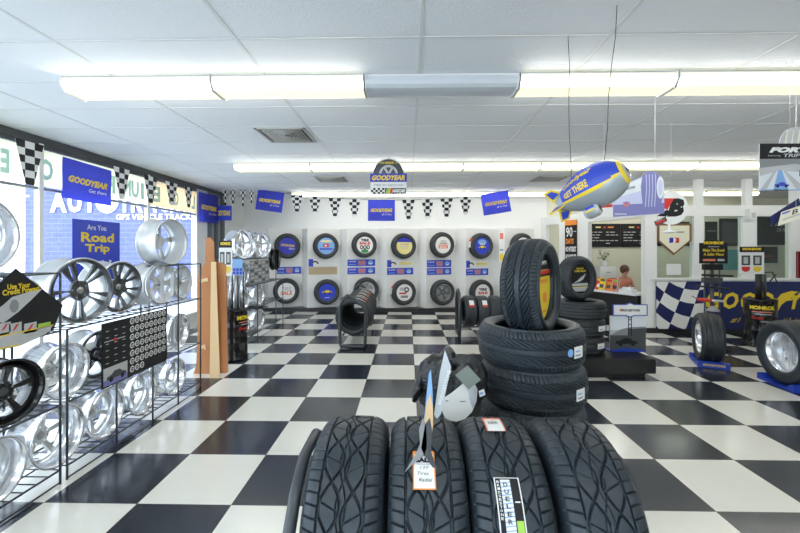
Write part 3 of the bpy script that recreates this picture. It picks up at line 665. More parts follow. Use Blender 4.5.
# painted sign band on the glass, seen from behind
bw = MB(); pn = Panel((XL+.012, 0, 0), (0, 1, 0), (0, 0, 1), mb=bw)
for a, b in ((.93, 2.75), (2.81, 4.65), (4.71, 6.63), (6.69, 8.2)):
    nn = 6
    for i in range(nn): 
        y0 = a+(b-a)*i/nn; y1 = a+(b-a)*(i+1)/nn; pn.rect(y0, 2.41, y1, 2.86, 'sign_film_orange' if (y0 > 6.4) else 'sign_film', 0)
for ch, a, b in (('E', 8, 17), ('O', 46, 60), ('P', 112, 121), ('UN', 128, 144), ('I', 146, 149), ('E', 158, 165), ('S', 173, 177), ('G', 178, 183), ('O', 192, 195), ('L', 196, 199)):
    pn.text(ch, yx(a), 2.49, yx(b)-yx(a), .27, 'sign_letter', 1.5, 0, .04, mirror=True)
pn.disc(yx(3), 2.62, .05, .06, 'sign_letter', 1.5, 16)
tag(bw.build('window_sign'), 'cream painted sign band along the window tops, its letters read backwards', 'sign')
# road trip poster on the glass
ya, yb = atx(72, 220, XL+.02).y, atx(119.5, 220, XL+.02).y; w = yb-ya; h = .86
pn = Panel((XL+.0245, ya, 2.05-h), (0, 1, 0), (0, 0, 1)); pn.board(w, h, 'sign_blue', .004)
pn.text('Are You', .28*w, .84*h, .40*w, .09*h, 'white', 1, 0, .01); pn.text('Road', .16*w, .64*h, .70*w, .16*h, 'yellow', 1, 0, .035); pn.text('Trip', .24*w, .44*h, .52*w, .17*h, 'yellow', 1, 0, .035); pn.text('Ready?', .2*w, .2*h, .6*w, .14*h, 'white', 1, 0, .03)
tag(pn.build('poster'), 'blue window poster reading Are You Road Trip in yellow', 'poster')
# hanging NASCAR sign
YN = 5.8; o0 = at(370.5, 194.5, YN); s = YN/F
pn = Panel(o0, (1, 0, 0), (0, 0, 1)); W_ = 36*s
pts = [(0, 0), (W_, 0), (W_, 21*s), (33.5*s, 21*s)]+[(18*s+15.5*s*math.cos(a), 21*s+15.5*s*math.sin(a)) for a in [PI*i/20 for i in range(1, 20)]]+[(2.5*s, 21*s), (0, 21*s)]
pn.slab(pts, 'paper', .006); 
pn.disc(18*s, 20*s, 15.2*s, 15.2*s, 'dark_grey', 1, 40, 0, PI); pn.disc(18*s, 20*s, 9.5*s, 9.5*s, 'light_grey', 2, 30, 0, PI)
for a in (30, 90, 150): q = math.radians(a); pn.poly([(18*s+x_*s, 20*s+y_*s) for x_, y_ in ((2*math.cos(q), 2*math.sin(q)), (7.5*math.cos(q-.35), 7.5*math.sin(q-.35)), (7.5*math.cos(q+.35), 7.5*math.sin(q+.35)))], 'dark_grey', 3)
pn.text('NUMBER 1', 10*s, 30.5*s, 16*s, 2.2*s, 'yellow', 3, 0, .02)
pn.rect(-.4*s, 12.5*s, 36.4*s, 21*s, 'blue', 4); pn.text('GOODYEAR', 1.5*s, 14*s, 33*s, 5.4*s, 'yellow', 5, .3, .05)
pn.text('TIRE IN NASCAR', 3*s, 8.2*s, 30*s, 2.2*s, 'grey', 2, 0, .0)
pn.checks(.5*s, .5*s, 14*s, 6.5*s, 6, 3, l=2); pn.rect(14.5*s, .8*s, 35.5*s, 6.4*s, 'dark_grey', 2)
for k_, c_ in enumerate(('lime', 'yellow', 'red')): pn.poly([((15+k_*2)*s, 1.2*s), ((17.4+k_*2)*s, 1.2*s), ((19+k_*2)*s, 6*s), ((16.6+k_*2)*s, 6*s)], c_, 3)
pn.text('NASCAR', 21.5*s, 1.8*s, 13*s, 3.6*s, 'white', 3, .3, .06)
so = tag(pn.build('hanging_sign'), 'tire shaped blue and white racing sign hanging from the ceiling', 'sign')
MB().tube([o0+V((18*s, 0, 36*s)), V((o0.x+18*s, YN, ZC))], .003, 'cord', 5).build('cord', so)
# ================================================================== LEFT RACKS
def rack(label, Y0, Y1, Xf, dep, levels, posts, ztop, topspan=None, step=.085):
    e = empty('wire_rack', (Xf, Y0, 0), label, 'rack', 'black wire wheel racks'); org = (Xf, Y0, 0)
    f = MB(); Xb = Xf-dep
    for (yy, zt_) in posts:
        f.tube([(Xf, yy, 0), (Xf, yy, zt_)], .008, 'black_metal', 6); f.tube([(Xb, yy, 0), (Xb, yy, zt_)], .008, 'black_metal', 6)
    f.tube([(Xf, Y0, .012), (Xf, Y1, .012)], .006, 'black_metal', 6)
    f.build('frame', e, org)
    for z_, a, b in levels:
        s_ = MB()
        s_.tube([(Xf, a, z_), (Xf, b, z_)], .007, 'black_metal', 6); s_.tube([(Xb, a, z_), (Xb, b, z_)], .007, 'black_metal', 6)
        s_.tube([(Xf-dep*.45, a, z_-.006), (Xf-dep*.45, b, z_-.006)], .005, 'black_metal', 6)
        nr = max(2, int(round((b-a)/step)))
        for i in range(nr+1): yy = a+(b-a)*i/nr; s_.tube([(Xf, yy, z_), (Xb, yy, z_)], .0042, 'black_metal', 6)
        s_.build('shelf', e, org)
    return e
rack('black wire wheel rack nearest the camera at left, holding the credit sign', .95, 2.665, -2.42, .40, [(.10, .95, 2.665), (.55, .95, 2.665), (1.065, .95, 2.665), (1.47, .95, 2.665)], [(.95, 1.47), (1.85, 1.47), (2.665, 1.47)], 1.47)
rack('black wire wheel rack in the middle left, carrying the wheel chart poster', 2.72, 4.50, -2.42, .40, [(.10, 2.72, 4.5), (.55, 2.72, 4.5), (1.065, 2.72, 4.5), (1.47, 3.86, 4.5)], [(2.72, 1.065), (3.19, .56), (3.65, .56), (4.06, 1.47), (4.50, 1.47)], 1.47)
GR = 'wheel rims shown on the left racks'
def rk(Y, zb, R, W, style, fin, face, dish, label, X=-2.44, yaw=0, flip=False, spin=0):
    n = V((math.cos(yaw), math.sin(yaw), 0)); 
    loc = V((X, Y, zb+R+.009))
    if flip: loc = loc - n*W; n = -n
    return rim(loc, n, R, W, style, fin, face, dish, label, GR, spin)
T3 = 1.472; T2 = 1.067; T1 = .552; T0 = .102
rk(2.13, T3, .238, .20, 'five', 'chrome', 'chrome', .11, 'large chrome rim on the topmost shelf above the credit sign', yaw=-.2)
rk(2.40, T2, .19, .20, 'mesh', 'silver_paint', 'silver_paint', .03, 'silver rim behind the tilted black credit sign')
rk(2.91, T2, .248, .20, 'split', 'polished', 'gunmetal', .02, 'biggest rim, dark grey split spokes with polished lip, right of the credit sign', yaw=-.16, X=-2.46, spin=.2)
rk(3.41, T2, .228, .22, 'twin', 'polished', 'gunmetal', .02, 'rim with paired thin grey spokes above the wheel chart poster', yaw=-.12, X=-2.54)
rk(3.90, T2, .214, .20, 'five_hole', 'silver_paint', 'silver_paint', .012, 'silver rim with five round holes on the middle rack', yaw=-.12, X=-2.50)
rk(4.32, T2, .190, .18, 'five', 'silver_paint', 'silver_paint', .03, 'silver rim half hidden behind the five hole rim', X=-2.52)
rk(3.96, T3, .235, .22, 'five', 'silver_paint', 'silver_paint', .03, 'silver rim turned backwards on the top shelf beneath the window sign', yaw=-.12, X=-2.42, flip=True, spin=.3)
rk(2.33, T1, .20, .19, 'five', 'black_gloss', 'black_gloss', .05, 'glossy black rim under the credit sign', X=-2.42, yaw=-.15)
rk(2.76, T1, .200, .20, 'five', 'chrome', 'polished', .12, 'polished deep dish rim behind the paired rack posts, left of the chart poster', X=-2.45, spin=.4)
rk(3.20, T1, .200, .20, 'five', 'polished', 'gunmetal', .03, 'rim with dark spokes peeking out left of the chart poster', yaw=-.1, X=-2.56)
rk(3.70, T1, .19, .20, 'five', 'chrome', 'chrome', .08, 'chrome rim behind the chart poster', X=-2.52)
rk(4.18, T1, .190, .19, 'steel', 'chrome', 'polished', .06, 'chrome rim just right of the chart poster on the middle shelf', X=-2.47)
rk(2.26, T0, .20, .20, 'steel', 'chrome', 'polished', .12, 'chrome rim on the lowest shelf at the left picture edge', X=-2.44)
rk(2.69, T0, .215, .20, 'five', 'chrome', 'polished', .13, 'deep chrome rim on the lowest shelf beside the paired rack posts')
rk(3.12, T0, .200, .20, 'five', 'chrome', 'polished', .12, 'chrome rim on the lowest shelf below the left end of the chart poster', spin=.7)
rk(3.56, T0, .195, .20, 'five', 'chrome', 'polished', .12, 'chrome rim on the lowest shelf below the middle of the chart poster', spin=1.0)
rk(4.06, T0, .190, .19, 'five', 'chrome', 'polished', .12, 'chrome rim on the lowest shelf near the cardboard standee', spin=.3)
# wheel chart poster
A = atx(102, 326, -2.405); B = atx(167, 307, -2.405); w = B.y-A.y; z1_, z0_ = (A.z+B.z)/2, .53
pn = Panel((-2.408, A.y, z0_), (0, 1, 0), (0, 0, 1)); h = z1_-z0_; pn.board(w, h, 'black_print', .004)
for i in range(3):
    for j in range(6): pn.rect((.05+i*.11)*w, (.36+j*.10)*h, (.09+i*.11)*w, (.372+j*.10)*h, 'light_grey', 1)
pn.rect(.03*w, .70*h, .31*w, .715*h, 'light_grey', 1); pn.poly([(.17*w, .68*h), (.20*w, .71*h), (.17*w, .74*h), (.14*w, .71*h)], 'red', 2)
pn.rect(.02*w, .02*h, .34*w, .30*h, 'light_grey', 1); pn.rect(.02*w, .02*h, .34*w, .11*h, 'violet', 2); carshape(pn, .19*w, .13*h, .13*w, 'dark_grey', 3)
for i in range(8):
    for j in range(7):
        if j == 0 and i > 2: continue
        u_, v_ = (.41+i*.076)*w, (.12+j*.135)*h; pn.disc(u_, v_, .034*w, .034*w, 'paper', 1, 16); pn.disc(u_, v_, .023*w, .023*w, 'dark_grey', 2, 12); pn.disc(u_, v_, .010*w, .010*w, 'light_grey', 3, 8)
        pn.rect(u_-.022*w, v_-.003*w, u_+.022*w, v_+.003*w, 'light_grey', 3)
tag(pn.build('wheel_chart_poster'), 'black poster with a grid of small wheels hung on the middle rack', 'poster')
# credit sign: black diamond sheet
XC = -2.395
def cyz(px_, py_): q = atx(px_, py_, XC); return (q.y, q.z)
pn = Panel((XC, 0, 0), (0, 1, 0), (0, 0, 1))
corner = [cyz(16, 268), cyz(63, 305), cyz(53, 340), cyz(-8, 353), cyz(-40, 330)]
corner = [cyz(16, 268.5), cyz(-42, 322), cyz(-20, 354), cyz(20, 346), cyz(53, 331), cyz(63, 305)]
pn.slab(corner, 'black_print', .005)
pn.poly([cyz(-15, 318), cyz(3, 323), cyz(18, 312), cyz(31, 300), cyz(43, 288), cyz(28, 292), cyz(12, 297), cyz(3, 305)], 'light_grey', 1)
pn.disc(*cyz(14, 306), .028, .04, 'grey', 2, 18)
def ctext(t_, a, b, y0, y1, m):
    (ya_, za), (yb_, zb) = cyz(a, y1), cyz(b, y1-1.5); hh = cyz(a, y0)[1]-cyz(a, y1)[1]
    pn.text(t_, ya_, za, yb_-ya_, hh, m, 3, 0, .03, rot=.03)
ctext('Use Your', 7, 30, 284.5, 290, 'yellow'); ctext('Credit Power!', 2, 39, 290, 296, 'yellow')
for a in (-2, 9, 24, 38):
    q = [cyz(a+dx, y_) for dx, y_ in ((0, 334), (12.5, 331.5), (12.5, 321.5), (0, 324))]
    pn.poly(q, 'lime' if a == 38 else 'light_grey', 1)
    if a == 38: pn.poly([cyz(a+dx, y_) for dx, y_ in ((0, 334), (12.5, 331.5), (12.5, 325.5), (0, 328))], 'light_grey', 2)
    else: pn.poly([cyz(a+dx, y_) for dx, y_ in ((3, 331), (6, 329.5), (10, 323.5), (7, 324.5))], 'red', 2)
pn.poly([cyz(-20, 341), cyz(-20, 353.5), cyz(20, 345.5), cyz(46, 334), cyz(53, 325)], 'light_grey', 1)
pn.poly([cyz(-20, 340), cyz(-20, 341.2), cyz(53, 325.5), cyz(53, 324.4)], 'yellow', 2); pn.poly([cyz(-20, 352), cyz(-20, 353.4), cyz(20, 345.4), cyz(20, 344.1)], 'yellow', 2)
tag(pn.build('credit_sign'), 'tilted black sign reading Use Your Credit Power on the nearest rack', 'sign')
# far left rack
rack('black wire rack farthest along the left wall, chrome rims on top', 6.35, 8.55, -2.76, .42, [(.12, 6.35, 8.55), (.58, 6.35, 8.55), (1.0, 6.35, 8.55), (1.47, 6.35, 8.1)], [(6.35, 1.47), (7.1, 1.47), (8.1, 1.47), (8.55, 1.0)], 1.47, step=.12)
GR = 'rims on the farthest left rack'
rk(6.62, T3, .25, .24, 'five', 'chrome', 'chrome', .10, 'wide chrome rim on top of the far rack, nearer of the two', X=-2.78, yaw=-.35)
rk(7.42, T3, .245, .22, 'five', 'chrome', 'chrome', .10, 'wide chrome rim on top of the far rack, nearer the display wall', X=-2.78, yaw=-.35)
rk(8.0, 1.20, .23, .10, 'steel', 'black_gloss', 'black_gloss', .03, 'black rim at the far end of the far rack', X=-2.70)
for zz, nm in ((1.002, 'upper'), (.582, 'middle'), (.122, 'lowest')):
    rk(6.62, zz, .20, .18, 'steel', 'chrome', 'polished', .05, 'chrome rim on the %s shelf of the far rack, nearest the black drum' % nm, X=-2.82, yaw=-.2)
    rk(7.35, zz, .19, .18, 'steel', 'chrome', 'polished', .05, 'chrome rim on the %s shelf of the far rack, second from the black drum' % nm, X=-2.82, yaw=-.2)
q = MB(); pn = Panel((-2.746, 6.72, 1.02), (0, 1, 0), (0, 0, 1)); pn.board(.95, .42, 'grey', .006)
for j in range(6):
    for i in range(5): pn.rect(.03+i*.18, .03+j*.065, .17+i*.18, .07+j*.065, 'light_grey' if (i+j) % 3 else 'dark_grey', 1)
tag(pn.build('wheel_size_chart'), 'grey chart of little wheel cards hung on the far rack', 'poster')
# ================================================================== CARDBOARD STANDEE
e = empty('cardboard_standee', at(210, 374, 5.05).lerp(at(210, 374, 5.05), 0), 'brown unprinted back of a tall cardboard standee beside the wheel racks', 'standee'); org = V(e.location); org.z = 0; e.location = org
Yc = 5.08
def cb(pts, Y, th, m, name, dy=0):
    m_ = MB(); m_.prism([at(a, b, Y) for a, b in pts], (0, th, 0), m); return m_.build(name, e, org)
cb([(191, 381), (196, 366), (198, 330), (197, 290), (199, 271), (205, 263), (206, 239), (210, 237), (214, 242), (214.5, 262), (217, 268), (219, 377)][::-1], Yc, .006, 'cardboard', 'back_panel')
cb([(214, 261), (226, 264), (228, 372), (218.5, 377)], Yc+.03, .006, 'cardboard', 'side_flap')
m_ = MB(); m_.prism([at(211, 262, Yc-.012), at(216, 262, Yc-.012), at(220, 383, Yc-.17), at(209.5, 383, Yc-.17)], (0, .006, 0), 'cardboard_light'); m_.build('easel_leg', e, org)
m_ = MB(); m_.prism([at(199, 280, Yc-.01), at(208, 277.5, Yc-.01), at(208, 281.5, Yc-.01), at(201, 283, Yc-.01)], (0, .004, 0), 'cardboard_light'); m_.prism([at(199, 347, Yc-.01), at(205, 344, Yc-.01), at(206, 350, Yc-.01)], (0, .004, 0), 'cardboard_light'); m_.build('slot_tab', e, org)
# ================================================================== DRUMS AND SHOCK DISPLAYS
def drum(cx, cy_, R, H, label, face_a):
    e = empty('steel_drum', (cx, cy_, 0), label, 'drum', 'black steel display drums')
    b = MB(); prof = [(0.001, .004), (R, .004), (R+.006, .012), (R+.006, .026), (R, .034), (R, H*.33), (R+.008, H*.35), (R, H*.37), (R, H*.64), (R+.008, H*.66), (R, H*.68), (R, H-.03), (R+.007, H-.022), (R+.007, H-.004), (R-.004, H), (R-.01, H-.015), (.001, H-.015)]
    b.lathe(prof, 'black_gloss', 48); b.build('drum_body', e)
    pn = Panel(fn=lambda u, v, l: V(((R+.009+l)*math.sin(face_a+u/R), -(R+.009+l)*math.cos(face_a+u/R), v)))
    pn.text('MONROE', -.16, H*.80, .32, .065, 'yellow', 1, -.1, .06); pn.rect(-.13, H*.745, .13, H*.765, 'salmon', 1, 6); pn.rect(-.10, H*.70, .12, H*.715, 'light_grey', 1, 6); pn.text('Shocks', -.14, H*.60, .16, .05, 'red', 1, .3, .03); pn.rect(-.02, H*.54, .14, H*.575, 'grey', 1, 5)
    lt = pn.build('lettering', e); lt['label'] = 'yellow and red lettering'
    return e
LD = at(234.5, 362, 5.80); dY = 5.80; dr = .185
drum(X_(234.5, dY), dY, dr, .75, 'black steel drum between the cardboard standee and the far rack', 1.45)
def card(pn, w, h):
    pn.board(w, h, 'paper', .006); pn.rect(0, .80*h, w, h, 'black_print', 1); pn.text('MONROE', .12*w, .87*h, .76*w, .09*h, 'yellow', 2, 0, .06)
    for k_ in (0, 1):
        pn.rect((.08+.47*k_)*w, .32*h, (.43+.47*k_)*w, .68*h, 'dark_grey', 1); pn.rect((.16+.47*k_)*w, .38*h, (.34+.47*k_)*w, .62*h, 'light_grey', 2)
        pn.disc((.255+.47*k_)*w, .20*h, .17*w, .12*h, 'red' if not k_ else 'yellow', 1, 20, PI, 2*PI); pn.rect((.085+.47*k_)*w, .20*h, (.425+.47*k_)*w, .27*h, 'red' if not k_ else 'yellow', 1)
e = empty('shock_absorber_display', (X_(234.5, dY), dY, .75), 'chrome tube display with product card standing on the left black drum', 'display'); org = V(e.location)
b = MB(); b.box((org.x-.17, dY-.1, .737), (org.x+.17, dY+.1, .757), 'black'); b.build('base_plate', e, org)
for i in range(4):
    x_ = org.x-.13+i*.085; b = MB(); b.tube([(x_, dY-.02, .757), (x_, dY-.02, 1.30)], .034, 'chrome' if i % 2 else 'silver_foil', 14); b.build('chrome_tube', e, org)
b = MB()
for x_ in (-.165, -.088, .0, .083, .165): b.tube([(org.x+x_, dY-.07, .757), (org.x+x_, dY-.07, 1.31)], .008, 'black', 6)
b.build('rod_frame', e, org)
w = 13*dY/F; h = 35*dY/F; pn = Panel(at(219, 276, dY-.12), (1, 0, 0), (0, 0, 1)); card(pn, w, h); c_ = pn.build('product_card', e, org); c_['label'] = 'white card with black and yellow header'
w2 = 10*dY/F; pn = Panel(at(232.5, 275, dY-.12), (1, 0, 0), (0, 0, 1)); pn.board(w2, .235, 'light_blue', .004)
for i in range(3):
    for j in range(2): pn.rect(w2*(.04+.33*i), .008+.05*j, w2*(.30+.33*i), .05+.05*j, 'sign_blue', 1)
c_ = pn.build('leaflet_card', e, org); c_['label'] = 'small blue card'
# right drum and display
dY2 = 6.75; dx2 = X_(760, dY2)
drum(dx2, dY2, .22, .80, 'black steel drum in front of the navy banner at right', -.60)
e = empty('shock_absorber_display', (dx2, dY2, .80), 'dark shock display with white product card on the right black drum', 'display'); org = V(e.location)
b = MB(); b.box((dx2-.18, dY2-.12, .787), (dx2+.18, dY2+.12, .805), 'black'); b.build('base_plate', e, org)
b = MB(); b.tube([(dx2-.02, dY2, .80), (dx2-.02, dY2, 1.26)], .05, 'black', 12); b.tube([(dx2+.08, dY2, .80), (dx2+.08, dY2, 1.22)], .022, 'black_metal', 10); b.build('shock_absorber', e, org)
b = MB(); b.tube([(dx2-.1, dY2-.05, 1.24), (dx2+.16, dY2-.05, 1.26), (dx2+.24, dY2-.05, 1.08), (dx2+.30, dY2-.05, 1.02)], .010, 'black', 6); b.tube([(dx2+.12, dY2-.05, 1.1), (dx2+.22, dY2-.05, 1.22)], .010, 'black', 6); b.build('bracket', e, org)
w = 24*6.55/F; h = 27*6.55/F; pn = Panel(at(739.5, 274, 6.6), (1, 0, 0), (0, 0, 1)); card(pn, w, h); c_ = pn.build('product_card', e, org); c_['label'] = 'white card with black and yellow header'
# left one of the right displays: post with boards and arms
dY3 = 6.5; dx3 = X_(712, dY3)
e = empty('shock_absorber_display', (dx3, dY3, 0), 'black post display with road safety board behind the upright tire at right', 'display'); org = V(e.location)
b = MB(); b.box((dx3-.18, dY3-.15, 0), (dx3+.18, dY3+.15, .03), 'black'); b.tube([(dx3, dY3, .03), (dx3, dY3, 1.5)], .03, 'black_metal', 10); b.tube([(dx3+.12, dY3, .03), (dx3+.12, dY3, 1.3)], .012, 'black_metal', 8); b.tube([(dx3-.12, dY3, .03), (dx3-.12, dY3, 1.3)], .012, 'black_metal', 8); b.build('post', e, org)
b = MB(); b.tube([at(702, 275, dY3-.05), at(733, 276, dY3-.05)], .018, 'black', 8); b.build('arm', e, org)
b = MB(); b.tube([at(697, 286, dY3-.05), at(730, 289, dY3-.05)], .014, 'black', 8); b.build('arm', e, org)
b = MB(); b.box(at(704, 283, dY3-.1), at(720, 277.5, dY3-.04), 'dark_grey'); b.build('tag_box', e, org)
b = MB(); b.box(at(704.5, 270, dY3-.1), at(720, 264, dY3-.04), 'black_print'); b.disc = None; b.build('tag_box', e, org)
b = MB(); b.tube([at(698, 299.5, dY3-.12), at(711, 300.5, dY3-.12)], .028, 'red', 12); b.tube([at(711, 300.5, dY3-.12), at(724, 301.5, dY3-.12)], .018, 'polished', 10); b.tube([at(692, 296, dY3-.12), at(698, 299.5, dY3-.12)], .006, 'black', 6); b.build('shock_absorber', e, org)['label'] = 'red and silver shock absorber'
b = MB(); b.lathe([(.09, 0), (.08, .03), (.05, .05), (.03, .08)], 'grey', 20, axis_o=at(713, 311, dY3-.16)); b.build('bracket', e, org)
w = 27*dY3/F; h = 20*dY3/F; pn = Panel(at(699.5, 263.5, dY3-.08), (1, 0, 0), (0, 0, 1)); pn.board(w, h, 'black_print', .01)
pn.slab([(.14*w, .96*h), (.86*w, .96*h), (.82*w, 1.12*h), (.18*w, 1.12*h)], 'black_print', .01); pn.text('MONROE', .15*w, .93*h, .70*w, .15*h, 'yellow', 1, 0, .06)
pn.text('Make The Road', .12*w, .58*h, .76*w, .14*h, 'yellow', 1, 0, .03); pn.text('A Safer Place', .14*w, .38*h, .72*w, .14*h, 'yellow', 1, 0, .03); pn.rect(.12*w, .12*h, .56*w, .22*h, 'salmon', 1); pn.rect(.64*w, .12*h, .88*w, .22*h, 'light_grey', 1); pn.rect(.3*w, .80*h, .7*w, .83*h, 'light_grey', 1)
pn.build('sign_board', e, org)
# ================================================================== TIRES ON THE FLOOR, RIGHT
def big_wheel_tire(loc, n, R, W, rr, label):
    me = tire_mesh(R, W, rr, 240, 36, 'touring', 'rubber')
    t = tire('tire', me, loc, n, (0, 0, 1), label, None)
    bm_, fm_ = rim_parts(rr+.006, W*.8, 'steel', 'chrome', 'polished', .15)
    wo = bpy.data.objects.new('wheel', bm_); C.objects.link(wo); wo.parent = t; wo.location = (0, 0, W*.40)
    f = bpy.data.objects.new('spoke_face', fm_); C.objects.link(f); f.parent = wo
    return t
nA = V((-.909, .416, 0)); big_wheel_tire(V((X_(708, 5.7), 5.7, .375)), nA, .35, .27, .235, 'upright tire with chrome wheel below the red shock absorber')
nB = V((-.96, .10, 0)).normalized(); big_wheel_tire(V((X_(793, 4.78), 4.78, .40)), nB, .385, .33, .235, 'wide tire with large chrome wheel at the right picture edge')
def holder(cx, cy_, n, w, label):
    n = V(n).normalized(); t = V((-n.y, n.x, 0)); t = t if t.y < 0 else -t
    e = empty('tire_holder', (cx, cy_, 0), label, 'tire holder', 'blue plastic tire holders')
    L = .27
    pts = [(-L, 0), (L, 0), (L, .07), (L-.04, .085), (.16, .03), (0, .015), (-.16, .03), (-L+.04, .085), (-L, .07)]
    m_ = MB(); m_.prism([t*a+V((0, 0, b))-n*w/2 for a, b in pts], n*w, 'holder_blue'); m_.build('cradle', e)
    o_ = t*L; u = n*(-1); 
    pn = Panel(t*(L+.001)+(-u)*0-u*w*.4, u if True else u, (0, 0, 1)); 
    if pn.fn(0, 0, 1).y > pn.fn(0, 0, 0).y: pn = Panel(t*(L+.001)+u*w*.4, -u, (0, 0, 1))
    pn.text('GOODYEAR', .02, .025, w*.7, .03, 'yellow', 1, .3, .03); pn.build('lettering', e)
holder(X_(708.5, 5.7), 5.7, nA, .36, 'blue plastic holder under the upright tire below the red shock absorber')
holder(X_(793, 4.78), 4.78, nB, .40, 'blue plastic holder under the wide tire at the right edge')
# ================================================================== GOODYEAR BANNER
Yb = YP-.03; xb0 = X_(656, Yb); sb = Yb/F; zb0 = lz(328, Yb); W_ = 8.3-xb0; H_ = 47*sb
pn = Panel((xb0, Yb, zb0), (1, 0, 0), (0, 0, 1)); pn.board(W_, H_, 'navy', .006)
# waving checkered flag
def wave(u): return 4.0*sb*math.sin(u/(50*sb)*2.0*PI*.8+.4)
fw = 50*sb; cw = fw/3.4
def fpt(i, j):
    u = i*cw + .30*cw*j - .35*cw; v = j*.265 - .95*u + .62*u*u/fw + .06; return (u, v)
for i in range(-3, 5):
    for j in range(-3, 9):
        if (i+j) % 2: continue
        pts = []
        for (a, b) in ((i, j), (i+.5, j), (i+1, j), (i+1, j+.5), (i+1, j+1), (i+.5, j+1), (i, j+1), (i, j+.5)): pts.append(fpt(a, b))
        pn.poly(clip(pts, [(0.004, 0.004), (fw, .004), (fw*.93, H_-.004), (.004, H_-.004)]), 'white', 1)
for ch, a, b in (('G', 704, 720), ('O', 721, 736), ('O', 738, 753), ('D', 756, 770), ('Y', 785, 799), ('E', 800, 812), ('A', 813, 828), ('R', 829, 843)):
    pn.text(ch, (a-656)*sb, (328-308)*sb, (b-a)*sb, 16.5*sb, 'yellow', 2, .25, .035)
wf = [(771, 299), (776, 300), (780, 295), (790, 292), (797, 293), (791, 296), (796, 297), (789, 299), (792, 301), (785, 302), (780, 306), (777, 312), (773, 313), (775, 308), (770, 307), (768, 303)]
pn.poly([((a-659)*sb, (328-b+2)*sb) for a, b in wf[::-1]], 'yellow', 3)
pn.text('#1 in Racing', (728-656)*sb, 5.5*sb, 44*sb, 6*sb, 'yellow', 2, .5, .0); pn.text('#1 in Tires', (776-656)*sb, 5.5*sb, 40*sb, 6*sb, 'yellow', 2, .5, .0)
tag(pn.build('banner'), 'long navy banner with checkered flag and big yellow lettering under the office windows', 'banner')
# ================================================================== OFFICE
def home_plate():
    Yh = YP-.02; s = Yh/F; o = at(657.5, 255, Yh); pn = Panel(o, (1, 0, 0), (0, 0, 1))
    out = [(16*s, 0), (33*s, 14*s), (33*s, 31*s), (0, 31*s), (0, 14*s)]; pn.slab(out, 'brown_dirt', .02)
    inn = [(16.2*s, 2*s), (31*s, 14.6*s), (31*s, 29*s), (2*s, 29*s), (2*s, 14.6*s)]; pn.poly(inn, 'cream', 1)
    pn.rect(11.5*s, 12*s, 16*s, 17*s, 'blue', 2); pn.rect(16*s, 12*s, 21*s, 17*s, 'red', 2); pn.poly([(14.6*s, 12*s), (17*s, 12*s), (18.2*s, 15*s), (16.8*s, 17*s), (15.2*s, 16.6*s), (15.6*s, 14*s)], 'white', 3); pn.text('TAMPICO', 16*s, 22*s, 10*s, 1.6*s, 'dark_grey', 2) if False else pn.rect(16*s, 22*s, 26*s, 23.2*s, 'grey', 2)
    return pn.build('home_plate_sign')
tag(home_plate(), 'cream home plate shaped sign with dark rim hanging on the office glass', 'sign')
pn = Panel(at(666.5, 275, YP-.005), (1, 0, 0), (0, 0, 1)); pn.board(14*YP/F, 11*YP/F, 'paper', .003); tag(pn.build('paper_notice'), 'blank white paper taped to the glass beneath the home plate sign', 'notice')
def menu(x0, x1, y0, y1, Y, label, words, cat='board'):
    s = Y/F; o = at(x0, y1, Y); w = (x1-x0)*s; h = (y1-y0)*s; pn = Panel(o, (1, 0, 0), (0, 0, 1)); pn.board(w, h, 'black_print', .03)
    for t_, a, b, c_, d_, m_ in words: 
        if t_: pn.text(t_, a*w, b*h, c_*w, d_*h, m_, 1, 0, .01)
        else: pn.rect(a*w, b*h, (a+c_)*w, (b+d_)*h, m_, 1)
    return tag(pn.build('menu_board'), label, cat, 'dark boards on the office wall')
lines = [(None, .22, .82, .16, .06, 'pale_yellow'), (None, .46, .80, .08, .08, 'red'), (None, .6, .82, .18, .06, 'orange')]
rnd = random.Random(3)
for k_ in range(5):
    u = .06
    while u < .85:
        c_ = rnd.uniform(.06, .16); 
        if rnd.random() < .8: lines.append((None, u, .62-.12*k_, min(c_, .92-u), .035, 'light_grey'))
        u += c_+.03
YO2 = YF-.06
menu(588.5, 620, 224, 247, YO2, 'black menu board on the office wall, left of the pair', lines)
menu(621.5, 654, 224, 247, YO2, 'black menu board on the office wall, right of the pair', lines)
menu(657, 699, 222, 246, YO2, 'dark board seen behind the home plate sign', [(None, .1, .5, .8, .03, 'dark_grey')])
menu(706, 717, 222, 246, YO2, 'narrow dark board behind the office glass', [(None, .1, .6, .8, .04, 'grey')])
b_ = menu(720, 739, 219, 246, YO2-.02, 'dark framed picture behind the office glass over the pale blue sheet', [(None, .12, .12, .76, .76, 'dark_grey')], 'picture')
menu(755, 791, 217, 245, YO2, 'dark board with white slogan at the right of the office', [("IT'S BLACK", .42, .66, .54, .14, 'light_grey'), ('OR NOT', .58, .46, .36, .14, 'light_grey')])
menu(758, 777, 247, 263, YO2-.03, 'dark framed picture with red line below the slogan board', [(None, .1, .4, .6, .05, 'red')], 'picture')
pn = Panel(at(718, 270, YO2), (1, 0, 0), (0, 0, 1)); pn.board(20*YO2/F, 20*YO2/F, 'teal', .01); tag(pn.build('wall_sheet'), 'pale blue green sheet on the office wall beneath the framed picture', 'poster')
pn = Panel(at(797, 279, YP-.02), (1, 0, 0), (0, 0, 1)); pn.board(.4, 27*YP/F, 'black_print', .02); pn.rect(0, 0, .025, 27*YP/F, 'red', 1); tag(pn.build('poster'), 'red edged black poster cut off by the right picture edge', 'poster')
